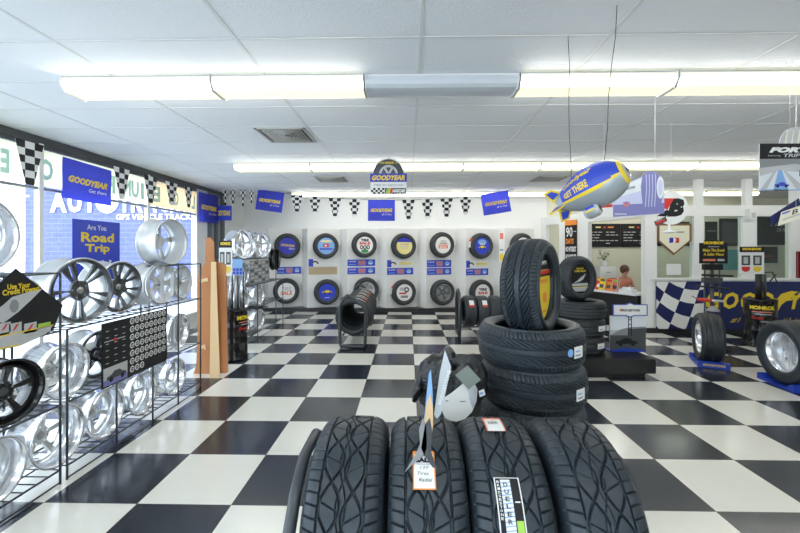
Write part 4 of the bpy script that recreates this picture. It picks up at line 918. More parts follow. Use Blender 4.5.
# clerk behind desk opening; 90 days sign
a_, b_ = obl(565.5), obl(577.5); z0_, z1_ = lz(263, 9.4), lz(219.5, 9.4)
pn = Panel(V((a_.x, a_.y, z0_))+ON*.02, (b_-a_), (0, 0, 1)); w = (b_-a_).length; h = z1_-z0_; pn.board(w, h, 'black_print', .01)
pn.rect(0, .88*h, w, h, 'orange', 1); pn.text('90', .10*w, .60*h, .55*w, .24*h, 'white', 1, 0, .02); pn.rect(.72*w, .72*h, .95*w, .74*h, 'light_grey', 1); pn.text('DAYS', .08*w, .44*h, .66*w, .13*h, 'orange', 1, 0, .05); pn.text('NO INTEREST', .06*w, .26*h, .88*w, .12*h, 'white', 1, 0, .04); pn.text('NO PAYMENTS', .06*w, .08*h, .88*w, .12*h, 'white', 1, 0, .04)
tag(pn.build('financing_sign'), 'narrow black and orange sign reading 90 days beside the office opening', 'sign')
# desk
dk = empty('desk', (obl(600).x, obl(600).y, 0), 'white topped counter desk in the office opening', 'desk'); org = V(dk.location)
c0, c1 = obl(589.5), obl(640.5); q0, q1 = c0+ON*.16, c1+ON*.16; r0, r1 = c0-ON*.35, c1-ON*.35
MB().prism([V((v.x, v.y, .70)) for v in (q0, q1, r1, r0)], (0, 0, .04), 'desk_white').build('desktop', dk, org)
q0, q1 = c0+ON*.12, c1+ON*.12
MB().prism([V((v.x, v.y, 0)) for v in (q0, q1, q1-ON*.03, q0-ON*.03)], (0, 0, .70), 'black').build('front_panel', dk, org)
for v in (c0+OD*.02, c1-OD*.06): MB().prism([V((x_.x, x_.y, 0)) for x_ in (v+ON*.09, v+ON*.09+OD*.03, v-ON*.32+OD*.03, v-ON*.32)], (0, 0, .70), 'black').build('side_panel', dk, org)
# magazines in a holder on the desk
def on_desk(px_, off=0, z=.742): v = obl(px_)+ON*off; return V((v.x, v.y, z))
cols = ['red', 'yellow', 'dark_grey', 'orange', 'red', 'salmon', 'lime']
mk = 0
for px_, off in ((597, .06), (600.5, .07), (604, .05), (607.5, .08), (611, .06), (614, .08)):
    v = on_desk(px_, off); pn = Panel(v-OD*.0, OD+ON*.25*(mk % 2), V((0, 0, 1))-ON*.25); pn.board(.20, .27, cols[mk], .012, 'paper'); pn.rect(.02, .20, .18, .25, cols[(mk+1) % 7], 1); pn.rect(.03, .05, .15, .13, 'dark_grey' if mk % 2 else 'white', 1)
    tag(pn.build('magazine'), ['leftmost red', 'yellow', 'dark grey', 'orange', 'second red', 'salmon'][mk]+' covered magazine propped on the office desk', 'magazine', 'magazines on the office desk'); mk += 1
v = on_desk(628, .02); m_ = MB(); 
cc = [v-OD*.12-ON*.08, v+OD*.16-ON*.08, v+OD*.16+ON*.08, v-OD*.12+ON*.08]; m_.prism(cc, (0, 0, .07), 'desk_white'); cc2 = [v-OD*.08-ON*.05+V((0, 0, .07)), v+OD*.12-ON*.05+V((0, 0, .07)), v+OD*.12+ON*.05+V((0, 0, .07)), v-OD*.08+ON*.05+V((0, 0, .07))]; m_.prism(cc2, (0, 0, .04), 'desk_white')
tag(m_.build('paper_tray'), 'low white tray at the middle of the office desk', 'tray')
v = on_desk(619, .06); pn = Panel(v, OD*.6+ON*.9, V((0, 0, 1))+OD*.12); pn.slab([(0, 0), (.12, 0), (.06, .50), (.02, .54)], 'silver_foil', .006); tag(pn.build('leaflet'), 'thin grey leaflet standing on the desk before the seated woman', 'leaflet')
# file cabinet + plant
cx_, cyy = X_(604, 9.9), 9.9
e = empty('filing_cabinet', (cx_, cyy, 0), 'white cabinet behind the office opening beneath the plant', 'cabinet'); org = V(e.location)
MB().box((cx_-.19, cyy-.2, 0), (cx_+.19, cyy+.2, 1.22), 'desk_white').build('body', e, org)
for k_ in range(4):
    d_ = MB().box((cx_-.18, cyy-.215, .03+.29*k_), (cx_+.18, cyy-.2, .30+.29*k_), 'white').build('drawer', e, org); MB().box((-.05, -.23, .2+.29*k_), (.05, -.215, .22+.29*k_), 'steel').build('handle', d_)
e = empty('potted_plant', (cx_, cyy, 1.22), 'leafy green plant in a white pot on the office cabinet', 'plant'); org = V(e.location)
m_ = MB(); m_.lathe([(.001, 0), (.07, 0), (.10, .14), (.105, .15), (.09, .15), (.085, .13), (.001, .13)], 'white', 20); m_.build('pot', e)
m_ = MB(); rnd = random.Random(5)
for i in range(9):
    a = i*2*PI/9; l = rnd.uniform(.12, .26); tip = V((math.cos(a)*l*.7, math.sin(a)*l*.7, .16+rnd.uniform(.02, .22)))
    m_.tube([(0, 0, .13), tip*.5+V((0, 0, .1)), tip], .004, 'leaf', 5)
    for k_ in range(4):
        b_ = tip*(.6+.15*k_)+V((0, 0, .05*(1-k_/4))); d_ = V((math.cos(a+k_), math.sin(a+k_), rnd.uniform(-.3, .6))).normalized()*.07; s_ = d_.cross(V((0, 0, 1))).normalized()*.028
        m_.add([b_, b_+d_*.5+s_, b_+d_, b_+d_*.5-s_], [(0, 1, 2, 3)], 'leaf')
m_.build('foliage', e)
# ---- seated woman
def skin(name, pts, edges_, radii, m, parent=None, levels=1, root=0):
    me = bpy.data.meshes.new(name); me.from_pydata([tuple(p) for p in pts], edges_, []); me.update()
    o = bpy.data.objects.new(name, me); C.objects.link(o)
    sk = o.modifiers.new('s', 'SKIN'); sk.use_smooth_shade = True
    for i, r in enumerate(radii):
        r = r if isinstance(r, tuple) else (r, r); o.data.skin_vertices[0].data[i].radius = r
    o.data.skin_vertices[0].data[root].use_root = True
    ss = o.modifiers.new('u', 'SUBSURF'); ss.levels = levels; ss.render_levels = levels
    dg = bpy.context.evaluated_depsgraph_get(); ev = o.evaluated_get(dg); nm = bpy.data.meshes.new_from_object(ev)
    bpy.data.objects.remove(o); n = bpy.data.objects.new(name, nm); C.objects.link(n); nm.materials.clear(); nm.materials.append(M[m])
    for p_ in nm.polygons: p_.use_smooth = True
    if parent: n.parent = parent
    return n
wx, wy = X_(624, 9.3), 9.3
wom = empty('person', (wx, wy, 0), 'woman in a salmon top seated behind the office desk, looking down', 'person')
pts = [V((0, .05, .50)), V((0, .06, .66)), V((0, .05, .84)), V((0, .03, 1.0)), V((0, -.0, 1.08)), V((0, -.03, 1.13)), V((0, -.05, 1.20)), V((0, -.055, 1.28))]
ra = [(.15, .12), (.13, .10), (.14, .10), (.13, .09), (.05, .05), (.05, .05), (.075, .085), (.068, .08)]
ed = [(i, i+1) for i in range(7)]
def addp(p, r, fr): pts.append(V(p)); ra.append(r); ed.append((fr, len(pts)-1)); return len(pts)-1
for s_ in (-1, 1):
    a = addp((s_*.15, .02, 1.0), .055, 3); a = addp((s_*.20, -.0, .88), .045, a); a = addp((s_*.21, -.06, .78), .038, a); a = addp((s_*.12, -.22, .80), .030, a); a = addp((s_*.07, -.28, .81), .022, a); pm = addp((s_*.05, -.32, .81), .024, a)
    for k_ in range(4): f = addp((s_*.05-.018+.012*k_, -.355, .812), .008, pm); addp((s_*.05-.018+.012*k_, -.375-.004*(k_ % 2), .80), .007, f)
    f = addp((s_*.02, -.30, .82), .009, a); addp((s_*.005, -.325, .815), .008, f)
    h_ = addp((s_*.09, .02, .49), .085, 0); h_ = addp((s_*.11, -.36, .50), .065, h_); h_ = addp((s_*.11, -.38, .27), .05, h_); h_ = addp((s_*.11, -.36, .08), .038, h_); addp((s_*.11, -.48, .04), .035, h_)
wom.scale = (.93, .93, .93)
bd = skin('body', pts, ed, ra, 'skin', wom, 1)
sp = [V((0, .055, .58)), V((0, .06, .68)), V((0, .05, .84)), V((0, .03, .99)), V((0, .015, 1.04))]; sr = [(.158, .13), (.142, .115), (.152, .115), (.145, .105), (.07, .065)]; se = [(0, 1), (1, 2), (2, 3), (3, 4)]
for s_ in (-1, 1):
    sp.append(V((s_*.155, .02, .995))); sr.append(.068); se.append((3, len(sp)-1)); sp.append(V((s_*.20, 0, .89))); sr.append(.058); se.append((len(sp)-2, len(sp)-1))
skin('shirt', sp, se, sr, 'shirt', wom, 1)
tp = [V((0, .05, .50)), V((-.09, .02, .49)), V((-.11, -.36, .505)), V((-.11, -.38, .27)), V((-.11, -.36, .12)), V((.09, .02, .49)), V((.11, -.36, .505)), V((.11, -.38, .27)), V((.11, -.36, .12))]
skin('trousers', tp, [(0, 1), (1, 2), (2, 3), (3, 4), (0, 5), (5, 6), (6, 7), (7, 8)], [(.16, .13), .095, .078, .062, .052, .095, .078, .062, .052], 'trousers', wom, 1)
hm = MB(); prof = []
for i in range(9):
    a = -PI*.30+i*(PI*.80)/8; prof.append((.108*math.cos(a), .115*math.sin(a)))
prof.append((.001, .116)); hm.lathe(prof, 'hair', 20, axis_o=(0, -.022, 1.265), z=(0, -.25, 1), y=(0, 1, .25)); hm.build('hair', wom)
hm = MB(); hm.lathe([(.001, .018), (.008, .01), (.012, -.004), (.001, -.012)], 'skin', 8, axis_o=(0, -.145, 1.225)); hm.build('nose', wom)
for s_ in (-1, 1): MB().lathe([(.001, .012), (.009, .006), (.011, 0), (.009, -.006), (.001, -.012)], 'black', 10, axis_o=(s_*.03, -.134, 1.245)).build('eye', wom)
MB().tube([(-.022, -.132, 1.190), (0, -.137, 1.187), (.022, -.132, 1.190)], .005, 'red', 6).build('mouth', wom)
# chair
e = empty('office_chair', (wx, wy, 0), 'dark office chair under the seated woman', 'chair')
MB().box((-.23, -.2, .38), (.23, .25, .42), 'black').build('seat', e); MB().box((-.21, .24, .42), (.21, .28, .95), 'black').build('backrest', e)
MB().tube([(0, 0, .05), (0, 0, .38)], .03, 'black_metal', 8).build('pedestal', e)
m_ = MB()
for i in range(5): a = 2*PI*i/5; m_.tube([(0, 0, .08), (.26*math.cos(a), .26*math.sin(a), .04)], .02, 'black_metal', 6)
m_.build('base', e)
# book on the desk in front of her
# ================================================================== PLATFORM WITH REAR STACK AND BRIDGESTONE DISPLAY
PX0, PX1 = X_(560, 5.0), X_(655, 5.0)
m_ = MB(); m_.box((PX0, 4.98, .07), (PX1, 5.95, .25), 'black'); m_.box((PX0+.03, 5.04, 0), (PX1-.10, 5.9, .07), 'black')
tag(m_.build('display_platform'), 'low black platform under the rear tire stack', 'platform')
me_r = tire_mesh(.335, .23, .215, 200, 30, 'touring', 'rubber')
sx, sy = X_(579, 5.45), 5.45
for i, nm in enumerate(('bottom', 'middle', 'top')):
    t = tire('tire', me_r, (sx+.01*(i-1), sy, .25+.115+.23*i), (0, 0, 1), (0, -1, 0), 'black tire, %s of the three lying on the low platform' % nm, 'tires stacked on the black platform')
    if i < 2:
        pn = Panel(fn=curved2(.335, .35, -.03)); pn.rect(0, 0, .16, .07, 'paper', 0, 5, 1); pn.rect(.02, .02, .09, .03, 'grey', 1, 2); pn.build('paper_label', t)
me_u = tire_mesh(.31, .21, .20, 200, 30, 'touring', 'rubber')
vd = V((sx, sy, 0)).normalized(); nrm = (Matrix.Rotation(math.radians(50), 4, 'Z') @ (-vd)); 
t = tire('tire', me_u, (sx-.045, sy-.02, .94+.30), nrm, V((-nrm.y, nrm.x, 0)), 'upright tire with black insert standing on the rear stack', None)
def p_crd(pn):
    pn.disc(0, 0, .205, .205, 'black_print', 1, 40); pn.text('Use Your', -.07, .125, .14, .028, 'yellow', 2, 0, .03); pn.text('Credit Power!', -.11, .09, .22, .03, 'yellow', 2, 0, .03)
    pn.poly([(-.13, -.06), (-.06, -.03), (.02, .02), (.12, .07), (.06, -.01), (0, -.04)], 'light_grey', 2); pn.rect(-.15, -.10, .15, -.065, 'light_grey', 2); pn.poly([(-.15, -.115), (-.10, -.175), (.10, -.175), (.15, -.115)], 'light_grey', 2); pn.rect(-.15, -.118, .15, -.11, 'yellow', 3)
insert_disc(t, .208, .06, p_crd)['label'] = 'black printed insert with yellow words'
# bridgestone bridge display
Yd = 5.35; s = Yd/F; e = empty('cardboard_display', at(628, 352, Yd), 'cardboard display with bridge and car picture on the low platform', 'display'); org = V(e.location); org.z = .25; e.location = org
pn = Panel((X_(610, Yd), Yd, .255), (1, 0, 0), (0, 0, 1)); w = 35*s; h = lz(315, Yd)-.255; pn.board(w, h, 'snow', .02)
pn.rect(0, 0, w, .45*h, 'dark_grey', 1); pn.rect(0, .45*h, w, .60*h, 'light_grey', 1); pn.poly([(0, .45*h), (.3*w, .62*h), (.55*w, .68*h), (w, .70*h), (w, .45*h)], 'grey', 2); pn.poly([(.5*w, .45*h), (.52*w, .68*h), (w, .66*h), (w, .45*h)], 'red', 3) if False else pn.poly([(.5*w, .42*h), (.52*w, .62*h), (w, .66*h), (w, .42*h)], 'dark_grey', 3)
for a in (.50, .58): pn.rect(a*w, .45*h, (a+.025)*w, 1.0*h, 'black_print', 4)
for b_ in (.62, .75, .88): pn.rect(.50*w, b_*h, .605*w, (b_+.02)*h, 'black_print', 4)
carshape(pn, .46*w, .25*h, .30*w, 'black_print', 5); pn.disc(.5*w, .0, .48*w, .09*h, 'holder_blue', 6, 24, 0, PI); pn.build('picture_panel', e, org)
pn = Panel((X_(611.5, Yd), Yd-.03, lz(316, Yd)), (1, 0, 0), (0, 0, 1)); w = 34*s; h = 14*s
o1 = [(0, .1*h), (.38*w, .1*h), (.5*w, -.05*h), (.62*w, .1*h), (w, .1*h), (w, .9*h), (.62*w, .9*h), (.5*w, 1.02*h), (.38*w, .9*h), (0, .9*h)]
pn.slab(o1, 'holder_blue', .012); pn.poly([(.5*w+(a-.5*w)*.94, .5*h+(b-.5*h)*.86) for a, b in o1], 'paper', 1); pn.text('BRIDGESTONE', .24*w, .40*h, .54*w, .17*h, 'black_print', 2, .2, .04); pn.rect(.20*w, .42*h, .235*w, .58*h, 'red', 2); pn.build('header_sign', e, org)['label'] = 'white header with blue outline'
MB().box((X_(609, Yd), Yd+.0, .25), (X_(646, Yd), Yd+.2, .262), 'holder_blue').build('base', e, org)
# ================================================================== MAIN STACK
SX, SY = X_(531, 2.45), 2.45
me_s = tire_mesh(.318, .236, .215, 1000, 90, 'touring', 'rubber_tread')
for i, nm in enumerate(('lowest', 'second lowest', 'middle', 'second highest', 'topmost lying')):
    t = tire('tire', me_s, (SX+(.012, -.008, .0, .006, -.004)[i], SY+(.0, .01, -.008, .0, .005)[i], .118+.236*i), (0, 0, 1), (math.cos(i), math.sin(i), 0), 'tread-patterned tire, %s in the tall near stack' % nm, 'tires stacked behind the front row')
    az = -1.08-i  # towards camera right
    if i in (1, 2, 3, 4):
        pn = Panel(fn=curved2(.318, az+.02, -.035)); pn.rect(0, 0, .085, .065, 'paper', 0, 4, 1); pn.rect(.01, .012, .06, .02, 'grey', 1, 2); pn.rect(.01, .035, .05, .043, 'light_blue', 1, 2); pn.build('paper_label', t)
    if i == 4:
        pn = Panel(fn=curved2(.318, az-.07, -.0)); pn.disc(0, 0, .02, .022, 'light_blue', 1, 18); pn.build('round_sticker', t)['label'] = 'small round blue sticker'
me_u2 = tire_mesh(.298, .225, .20, 1000, 90, 'touring', 'rubber_tread')
az = math.radians(124); nrm = V((math.sin(az), math.cos(az), .02)).normalized()
t = tire('tire', me_u2, (SX+.008, SY+.0, 1.402), nrm, V((-nrm.y, nrm.x, 0)), 'upright tire with yellow insert standing on the tall near stack', None)
def p_yel(pn):
    pn.disc(0, 0, .203, .203, 'yellow', 1, 44)
    pn.poly([(.203*math.cos(a), .203*math.sin(a)) for a in [PI*.17+i*PI*.66/20 for i in range(21)]], 'black_print', 2); pn.rect(-.19, .075, .19, .10, 'red', 3); pn.rect(-.20, .062, .20, .076, 'black_print', 3)
    pn.text('Kelly', -.02, .12, .14, .05, 'white', 3, .2, .04) if False else pn.text('Allegro', -.03, .125, .15, .045, 'white', 3, .2, .03)
    pn.rect(-.09, .122, -.05, .165, 'red', 3); pn.text('Performance', -.13, .02, .26, .035, 'orange', 3, .2, .02); pn.rect(.02, -.10, .10, -.04, 'orange', 3); pn.rect(-.12, -.16, .1, -.15, 'orange', 3)
insert_disc(t, .205, .055, p_yel)['label'] = 'yellow insert with black top and red band'
# ================================================================== FRONT ROW
FY, FZ, FR, FW = 1.57, .55, .38, .275
me_f = tire_mesh(FR, FW, .23, 1260, 150, 'suv', 'rubber_tread')
fx = [-.222, .068, .352, .648]
labs = ['leftmost front tire with crisscross tread beside the rack end tube', 'front tire wearing the white and orange sale tag', 'front tire with black and white label stuck on its tread', 'rightmost front tire with bare crisscross tread']
ft = []
for i, x_ in enumerate(fx):
    lean = (0, 0, .0, -.0)[i]; n = V((1, lean, 0)).normalized()
    t = tire('tire', me_f, (x_, FY, FZ), n, V((0, -math.cos(.35*i), math.sin(.35*i))), labs[i], 'tires lined up at the front'); ft.append(t)
def tire_angle(px_, py_):    # where the pixel's ray meets the tread
    r = ray(px_, py_); o = V((0, 0, CH)); d = V((0, r.y, r.z)); k_ = d.length; d /= k_; c = V((0, FY, FZ))-V((0, 0, CH)); b_ = c.dot(d); disc = b_*b_-(c.length_squared-FR*FR); t = b_-math.sqrt(max(disc, 0)); q = o+r*(t/k_); return q
def tag_on(i, corners_px, painter, w_, name, label=None):
    q = tire_angle(*corners_px[0]); q2 = tire_angle(*corners_px[1]); M_ = ft[i].matrix_world.inverted(); l0 = M_ @ q; l2 = M_ @ q2
    ph0 = math.atan2(l0.y, l0.x); ph2 = math.atan2(l2.y, l2.x)
    d = (ph2-ph0+PI) % (2*PI)-PI; h_ = abs(d)*FR; sg = 1 if d > 0 else -1
    fn = lambda u, v, l: V(((FR+.004+l)*math.cos(ph0+sg*v/FR), (FR+.004+l)*math.sin(ph0+sg*v/FR), l0.z+u))
    pn = Panel(fn=fn); painter(pn, w_, h_); o = pn.build(name, ft[i])
    if label: o['label'] = label
    return o
def pt_sale(pn, w, h):
    pn.rect(0, 0, w, h, 'orange', 0, 1, 10); pn.rect(.06*w, .03*h, .94*w, .90*h, 'paper', 1, 1, 10); pn.text('TIRE', .22*w, .84*h, .6*w, .08*h, 'black_print', 3, 0, .05); pn.text('SALE', .12*w, .66*h, .76*w, .14*h, 'black_print', 3, 0, .06)
    pn.rect(.2*w, .60*h, .8*w, .615*h, 'light_grey', 3); pn.text('139', .3*w, .48*h, .4*w, .09*h, 'grey', 3, .3, 0); pn.text('Tires', .2*w, .34*h, .5*w, .08*h, 'dark_grey', 3, .3, 0); pn.text('Radial', .25*w, .18*h, .6*w, .09*h, 'dark_grey', 3, .3, 0)
tag_on(1, ((413, 490), (414, 452)), pt_sale, .078, 'sale_tag', 'white and orange sale tag')
def pt_top(pn, w, h): pn.rect(0, 0, w, h, 'salmon', 0, 1, 6); pn.rect(.08*w, .0, .92*w, .8*h, 'paper', 1, 1, 6); pn.text('sale', .2*w, .4*h, .5*w, .25*h, 'grey', 3)
tag_on(2, ((487, 432), (487, 419)), pt_top, .075, 'paper_label', 'small white and pink label')
def pt_long(pn, w, h):
    pn.rect(0, 0, w, h, 'paper', 0, 1, 14); pn.rect(.05*w, .01*h, .95*w, .985*h, 'black_print', 1, 1, 14); pn.rect(.24*w, .02*h, .62*w, .96*h, 'paper', 2, 1, 14)
    for k_ in range(14): pn.poly([(.24*w, (.05+.065*k_)*h), (.62*w, (.07+.065*k_)*h), (.62*w, (.085+.065*k_)*h), (.24*w, (.065+.065*k_)*h)], 'light_blue', 3)
    for k_, c_ in enumerate('DUELER'): pn.text(c_, .34*w, (.84-.11*k_)*h, .17*w, .07*h, 'dark_grey', 4, 0, .03)
    for k_, c_ in enumerate('BRIDGESTONE'): pn.text(c_, .09*w, (.90-.055*k_)*h, .10*w, .04*h, 'white', 4, 0, .02)
    pn.rect(.66*w, .02*h, .92*w, .34*h, 'lime', 3, 1, 4); pn.rect(.70*w, .6*h, .9*w, .62*h, 'white', 3)
tag_on(2, ((501, 545), (499, 478)), pt_long, .085, 'tread_label', 'long black and white tread label')
# front rack
e = empty('tire_rack', (-.40, FY, 0), 'black tubular rack carrying the front row of tires', 'rack'); org = V((-.40, FY, 0))
def endframe(f, X, cy_, cz, R_, hb, r=.02, ax='x'):
    pts = [(-.28, .02), (-.30, .10), (-.335, cz-.10), (-.34, cz+.02), (-.30, cz+.15), (-.22, cz+.25), (-.10, cz+.325), (.10, cz+.325), (.22, cz+.25), (.30, cz+.15), (.34, cz), (.30, .10), (.28, .02)]
    P_ = [(X, cy_+a*hb, b if b < .3 else cz+(b-cz)*(.90 if hb > .9 else .8)) if ax == 'x' else (cy_+a, X, b) for a, b in pts]; f.tube(P_, r, 'black_metal', 10, closed=True)
for X, sh in ((-.395, .95), (.815, .62)): f = MB(); endframe(f, X, FY, FZ, FR, sh, .022); f.build('end_frame', e, org)
m_ = MB()
for dy in (-.20, .20): m_.tube([(-.395, FY+dy, .19), (.815, FY+dy, .19)], .018, 'black_metal', 10)
m_.build('support_bar', e, org)
# ================================================================== CARDBOARD TOPPER on front tires
e = empty('tire_topper', (.06, 1.55, .93), 'slender grey cardboard topper standing astride the sale tagged tire', 'cardboard topper'); org = V(e.location)
Yt = 1.36
m_ = MB(); m_.prism([at(a, b, Yt) for a, b in ((404, 472), (413, 452), (418, 440), (424, 452), (430, 438), (440, 470), (443, 485), (425, 455))][:5]+[at(424, 452.5, Yt)], (0, .003, 0), 'silver_foil') if False else None
m_.prism([at(a, b, Yt) for a, b in ((403.5, 474), (411, 466), (424, 455), (427, 448), (426, 425), (423, 418), (419, 430), (420, 445), (415, 456))], (0, .004, 0), 'grey'); m_.build('left_leg', e, org)
m_ = MB(); m_.prism([at(a, b, Yt) for a, b in ((443, 486), (433, 468), (424, 455), (421, 448), (425, 425), (430, 418), (432, 430), (431, 452), (436, 466))], (0, .004, 0), 'dark_grey'); m_.build('right_leg', e, org)
Yt2 = 1.50
m_ = MB(); m_.prism([at(a, b, Yt2) for a, b in ((427, 455), (423, 430), (426, 400), (429, 374), (431, 370), (433, 400), (432.5, 430))], (0, .004, 0), 'light_blue'); m_.prism([at(a, b, Yt2-.006) for a, b in ((427.5, 446), (424, 425), (427, 402), (430.5, 394), (433, 408), (433.2, 425), (430, 442))], (0, .004, 0), 'cardboard_light'); m_.build('middle_blade', e, org)['label'] = 'blue and tan folded blade'
m_ = MB(); m_.prism([at(a, b, Yt2+.02) for a, b in ((434, 415), (437, 419), (441, 414), (451, 367), (445, 350), (440, 372))], (0, .004, 0), 'silver_foil'); 
pn = Panel(at(438, 404, Yt2+.018), (.3, 0, 1), (-1, 0, .3), mb=m_); pn.text('BRIDGESTONE', 0, -.012, .14, .014, 'white', 1, 0, .02); m_.build('tall_blade', e, org)['label'] = 'tall silver blade with white letters'
# ================================================================== TRASH CAN
tx, ty = X_(452, 2.25), 2.25
e = empty('trash_can', (tx, ty, 0), 'grey trash can with black liner between the front row and the tall stack', 'trash can')
m_ = MB(); m_.lathe([(.001, 0), (.13, 0), (.14, .02), (.168, .86), (.176, .87), (.176, .89), (.16, .89), (.135, .05), (.001, .04)], 'bin_grey', 32); m_.build('can_body', e)
rnd = random.Random(11); m_ = MB(); n = 40
rows_ = [(.178, .80), (.186, .83), (.19, .87), (.192, .90), (.186, .94), (.165, .985), (.135, 1.01), (.10, 1.0), (.05, .985), (.001, .96)]
vs = []; ph = [rnd.uniform(0, 6) for _ in range(8)]
for r_i, (r, z) in enumerate(rows_):
    for j in range(n):
        a = 2*PI*j/n; k_ = .012*math.sin(5*a+ph[0]+r_i*.4)+.010*math.sin(9*a+ph[1]-r_i*.7)+.006*math.sin(17*a+ph[2]+r_i)
        z2 = z+.03*math.sin(3*a+ph[3])*(r_i/9)+.02*math.sin(7*a+ph[4])+(-.05*max(0, math.cos(a-PI))*(r_i == 0)); vs.append(((max(r+k_*(1 if r > .05 else 0), .001))*math.cos(a), (max(r+k_*(1 if r > .05 else 0), .001))*math.sin(a), z2))
fs = [(i*n+j, i*n+(j+1) % n, (i+1)*n+(j+1) % n, (i+1)*n+j) for i in range(len(rows_)-1) for j in range(n)]
m_.add(vs, fs, 'plastic_bag', True); m_.build('bin_liner', e)['label'] = 'crumpled black plastic liner'
m_ = MB(); m_.tube([(-.16, -.07, .95), (-.19, -.08, .90), (-.205, -.09, .84), (-.22, -.09, .79)], .018, 'plastic_bag', 8, rads=[.014, .022, .026, .012]); m_.build('liner_fold', e)
# inserts leaning on it
pn = Panel(at(441, 423, 1.98), (1, .12, 0), (0, .30, 1)); s = 1.98/F
o1 = [(2*s, 10*s), (0*s, 16*s), (1*s, 22*s), (12*s, 28*s), (22*s, 35*s), (30*s, 42*s), (34*s, 41*s), (39*s, 30*s), (37*s, 18*s), (32*s, 9*s), (25*s, 3*s), (16*s, .5*s), (8*s, 2*s), (4*s, 5*s)]
pn.slab(o1, 'paper', .004); pn.poly([(30*s, 42*s), (34*s, 41*s), (39*s, 30*s), (37*s, 18*s), (33*s, 12*s), (29.5*s, 22*s)], 'silver_foil', 1); pn.rect(5*s, 20*s, 8*s, 20.8*s, 'dark_grey', 2); pn.rect(20*s, 19*s, 26*s, 19.7*s, 'dark_grey', 2)
tag(pn.build('tire_insert'), 'white rounded tire insert card leaning against the trash can', 'card')
pn = Panel(at(457, 372, 1.99), (.85, 0, .52), (-.35, .1, 1)); pn.board(17*s, 20*s, 'green_card', .004); 
pn = Panel(at(468.5, 389.5, 2.0), (.78, 0, .62), (-.70, .15, .72)); pn.board(16*s, 19*s, 'green_card', .004)
tag(pn.build('plain_card'), 'square grey green card leaning against the black liner', 'card')
pn = Panel(at(480, 397, 1.97), (1, .3, .25), (-.2, 0, 1)); pn.board(6*s, 6*s, 'paper', .002); pn.rect(.5*s, 2*s, 4*s, 4*s, 'light_blue', 1); tag(pn.build('sticker_scrap'), 'tiny white and blue sticker scrap beside the leaning insert', 'sticker')
# ================================================================== FLOOR RACKS
e = empty('tire_rack', (X_(352, 6.5), 6.5, 0), 'black tubular floor rack in mid room seen end on', 'rack'); org = V(e.location)
ys = [6.60+.225*k_ for k_ in range(8)]; rx0 = X_(354, 6.6); rx1 = X_(363, 8.35)
def rline(Y): return rx0+(rx1-rx0)*(Y-6.6)/(8.35-6.6)
f = MB()
for Y in (6.42, 8.36):
    xx = rline(Y); pts = [(-.20, .04), (-.215, .10), (-.215, .68), (-.17, .82), (-.09, .88), (-.02, .86), (.18, .70), (.215, .62), (.205, .10), (.18, .03)]
    f = MB(); f.tube([(xx+a, Y, b) for a, b in pts], .027, 'black_metal', 10, closed=True); f.build('end_frame', e, org)
m_ = MB()
for dx in (-.16, .16): m_.tube([(rline(6.48)+dx, 6.42, .225), (rline(8.32)+dx, 8.32, .225)], .016, 'black_metal', 8)
m_.build('support_bar', e, org)
me_m = tire_mesh(.31, .20, .22, 96, 16, 'plain', 'rubber')
dirn = V((rx1-rx0, 1.75, 0)).normalized(); ordd = ['nearest', 'second', 'third', 'fourth', 'fifth', 'sixth', 'seventh', 'farthest']
for k_, Y in enumerate(ys):
    t = tire('tire', me_m, (rline(Y)-.005, Y, .505+(.008 if k_ % 2 else 0)), -dirn, (1, 0, 0), 'tire on the mid room floor rack, %s from the camera' % ordd[k_] if k_ not in (0, 7) else 'tire on the mid room floor rack, %s to the camera' % ordd[k_] if k_ == 0 else 'tire on the mid room floor rack, farthest from the camera', 'tires on the mid room floor rack')
    pn = Panel(fn=lambda u, v, l: V(((.312+l)*math.cos(PI*.38+v/.3), (.312+l)*math.sin(PI*.38+v/.3), u))); pn.rect(-.03, -.10, .03, .10, 'paper', 0, 1, 5); pn.rect(-.03, -.10, .03, -.05, 'salmon', 1, 1, 2); pn.build('sticker', t)
# crumpled dark cover on the far tire
# right floor rack (side on)
Yr = 7.55
e = empty('tire_rack', (X_(458, Yr), Yr, 0), 'black tubular floor rack seen side on beside the tall stack', 'rack'); org = V(e.location); X0 = X_(458, Yr)
f = MB()
for X in (X0, X0+1.22):
    pts = [(-.22, .03), (-.24, .12), (-.22, .66), (-.14, .80), (0, .86), (.14, .80), (.22, .66), (.24, .12), (.22, .03)]
    f = MB(); f.tube([(X, Yr+a, b) for a, b in pts], .030, 'black_metal', 10, closed=True); f.build('end_frame', e, org)
m_ = MB()
for dy in (-.16, .16): m_.tube([(X0, Yr+dy, .18), (X0+1.22, Yr+dy, .18)], .016, 'black_metal', 8)
m_.build('support_bar', e, org)
me_q = tire_mesh(.30, .225, .19, 96, 16, 'plain', 'rubber')
for k_ in range(3):
    t = tire('tire', me_q, (X0+.20+.245*k_, Yr, .455), V((1, .10 if k_ < 2 else 0, 0)).normalized(), (0, -1, 0), ['tire with red and white sticker nearest the end tube of the side on floor rack', 'second tire on the side on floor rack, partly before a wall tire', 'third tire on the side on floor rack, left of the tall stack', 'last tire on the side on floor rack, behind the tall stack'][k_], 'tires on the side on floor rack')
    if k_ < 2:
        pn = Panel(fn=lambda u, v, l: V(((.302+l)*math.cos(-.62-v/.3), (.302+l)*math.sin(-.62-v/.3), u))); pn.rect(-.045, -.07, .045, .07, 'paper', 0, 1, 5); pn.rect(-.045, -.07, .045, -.03, 'red', 1, 1, 2); pn.build('sticker', t)
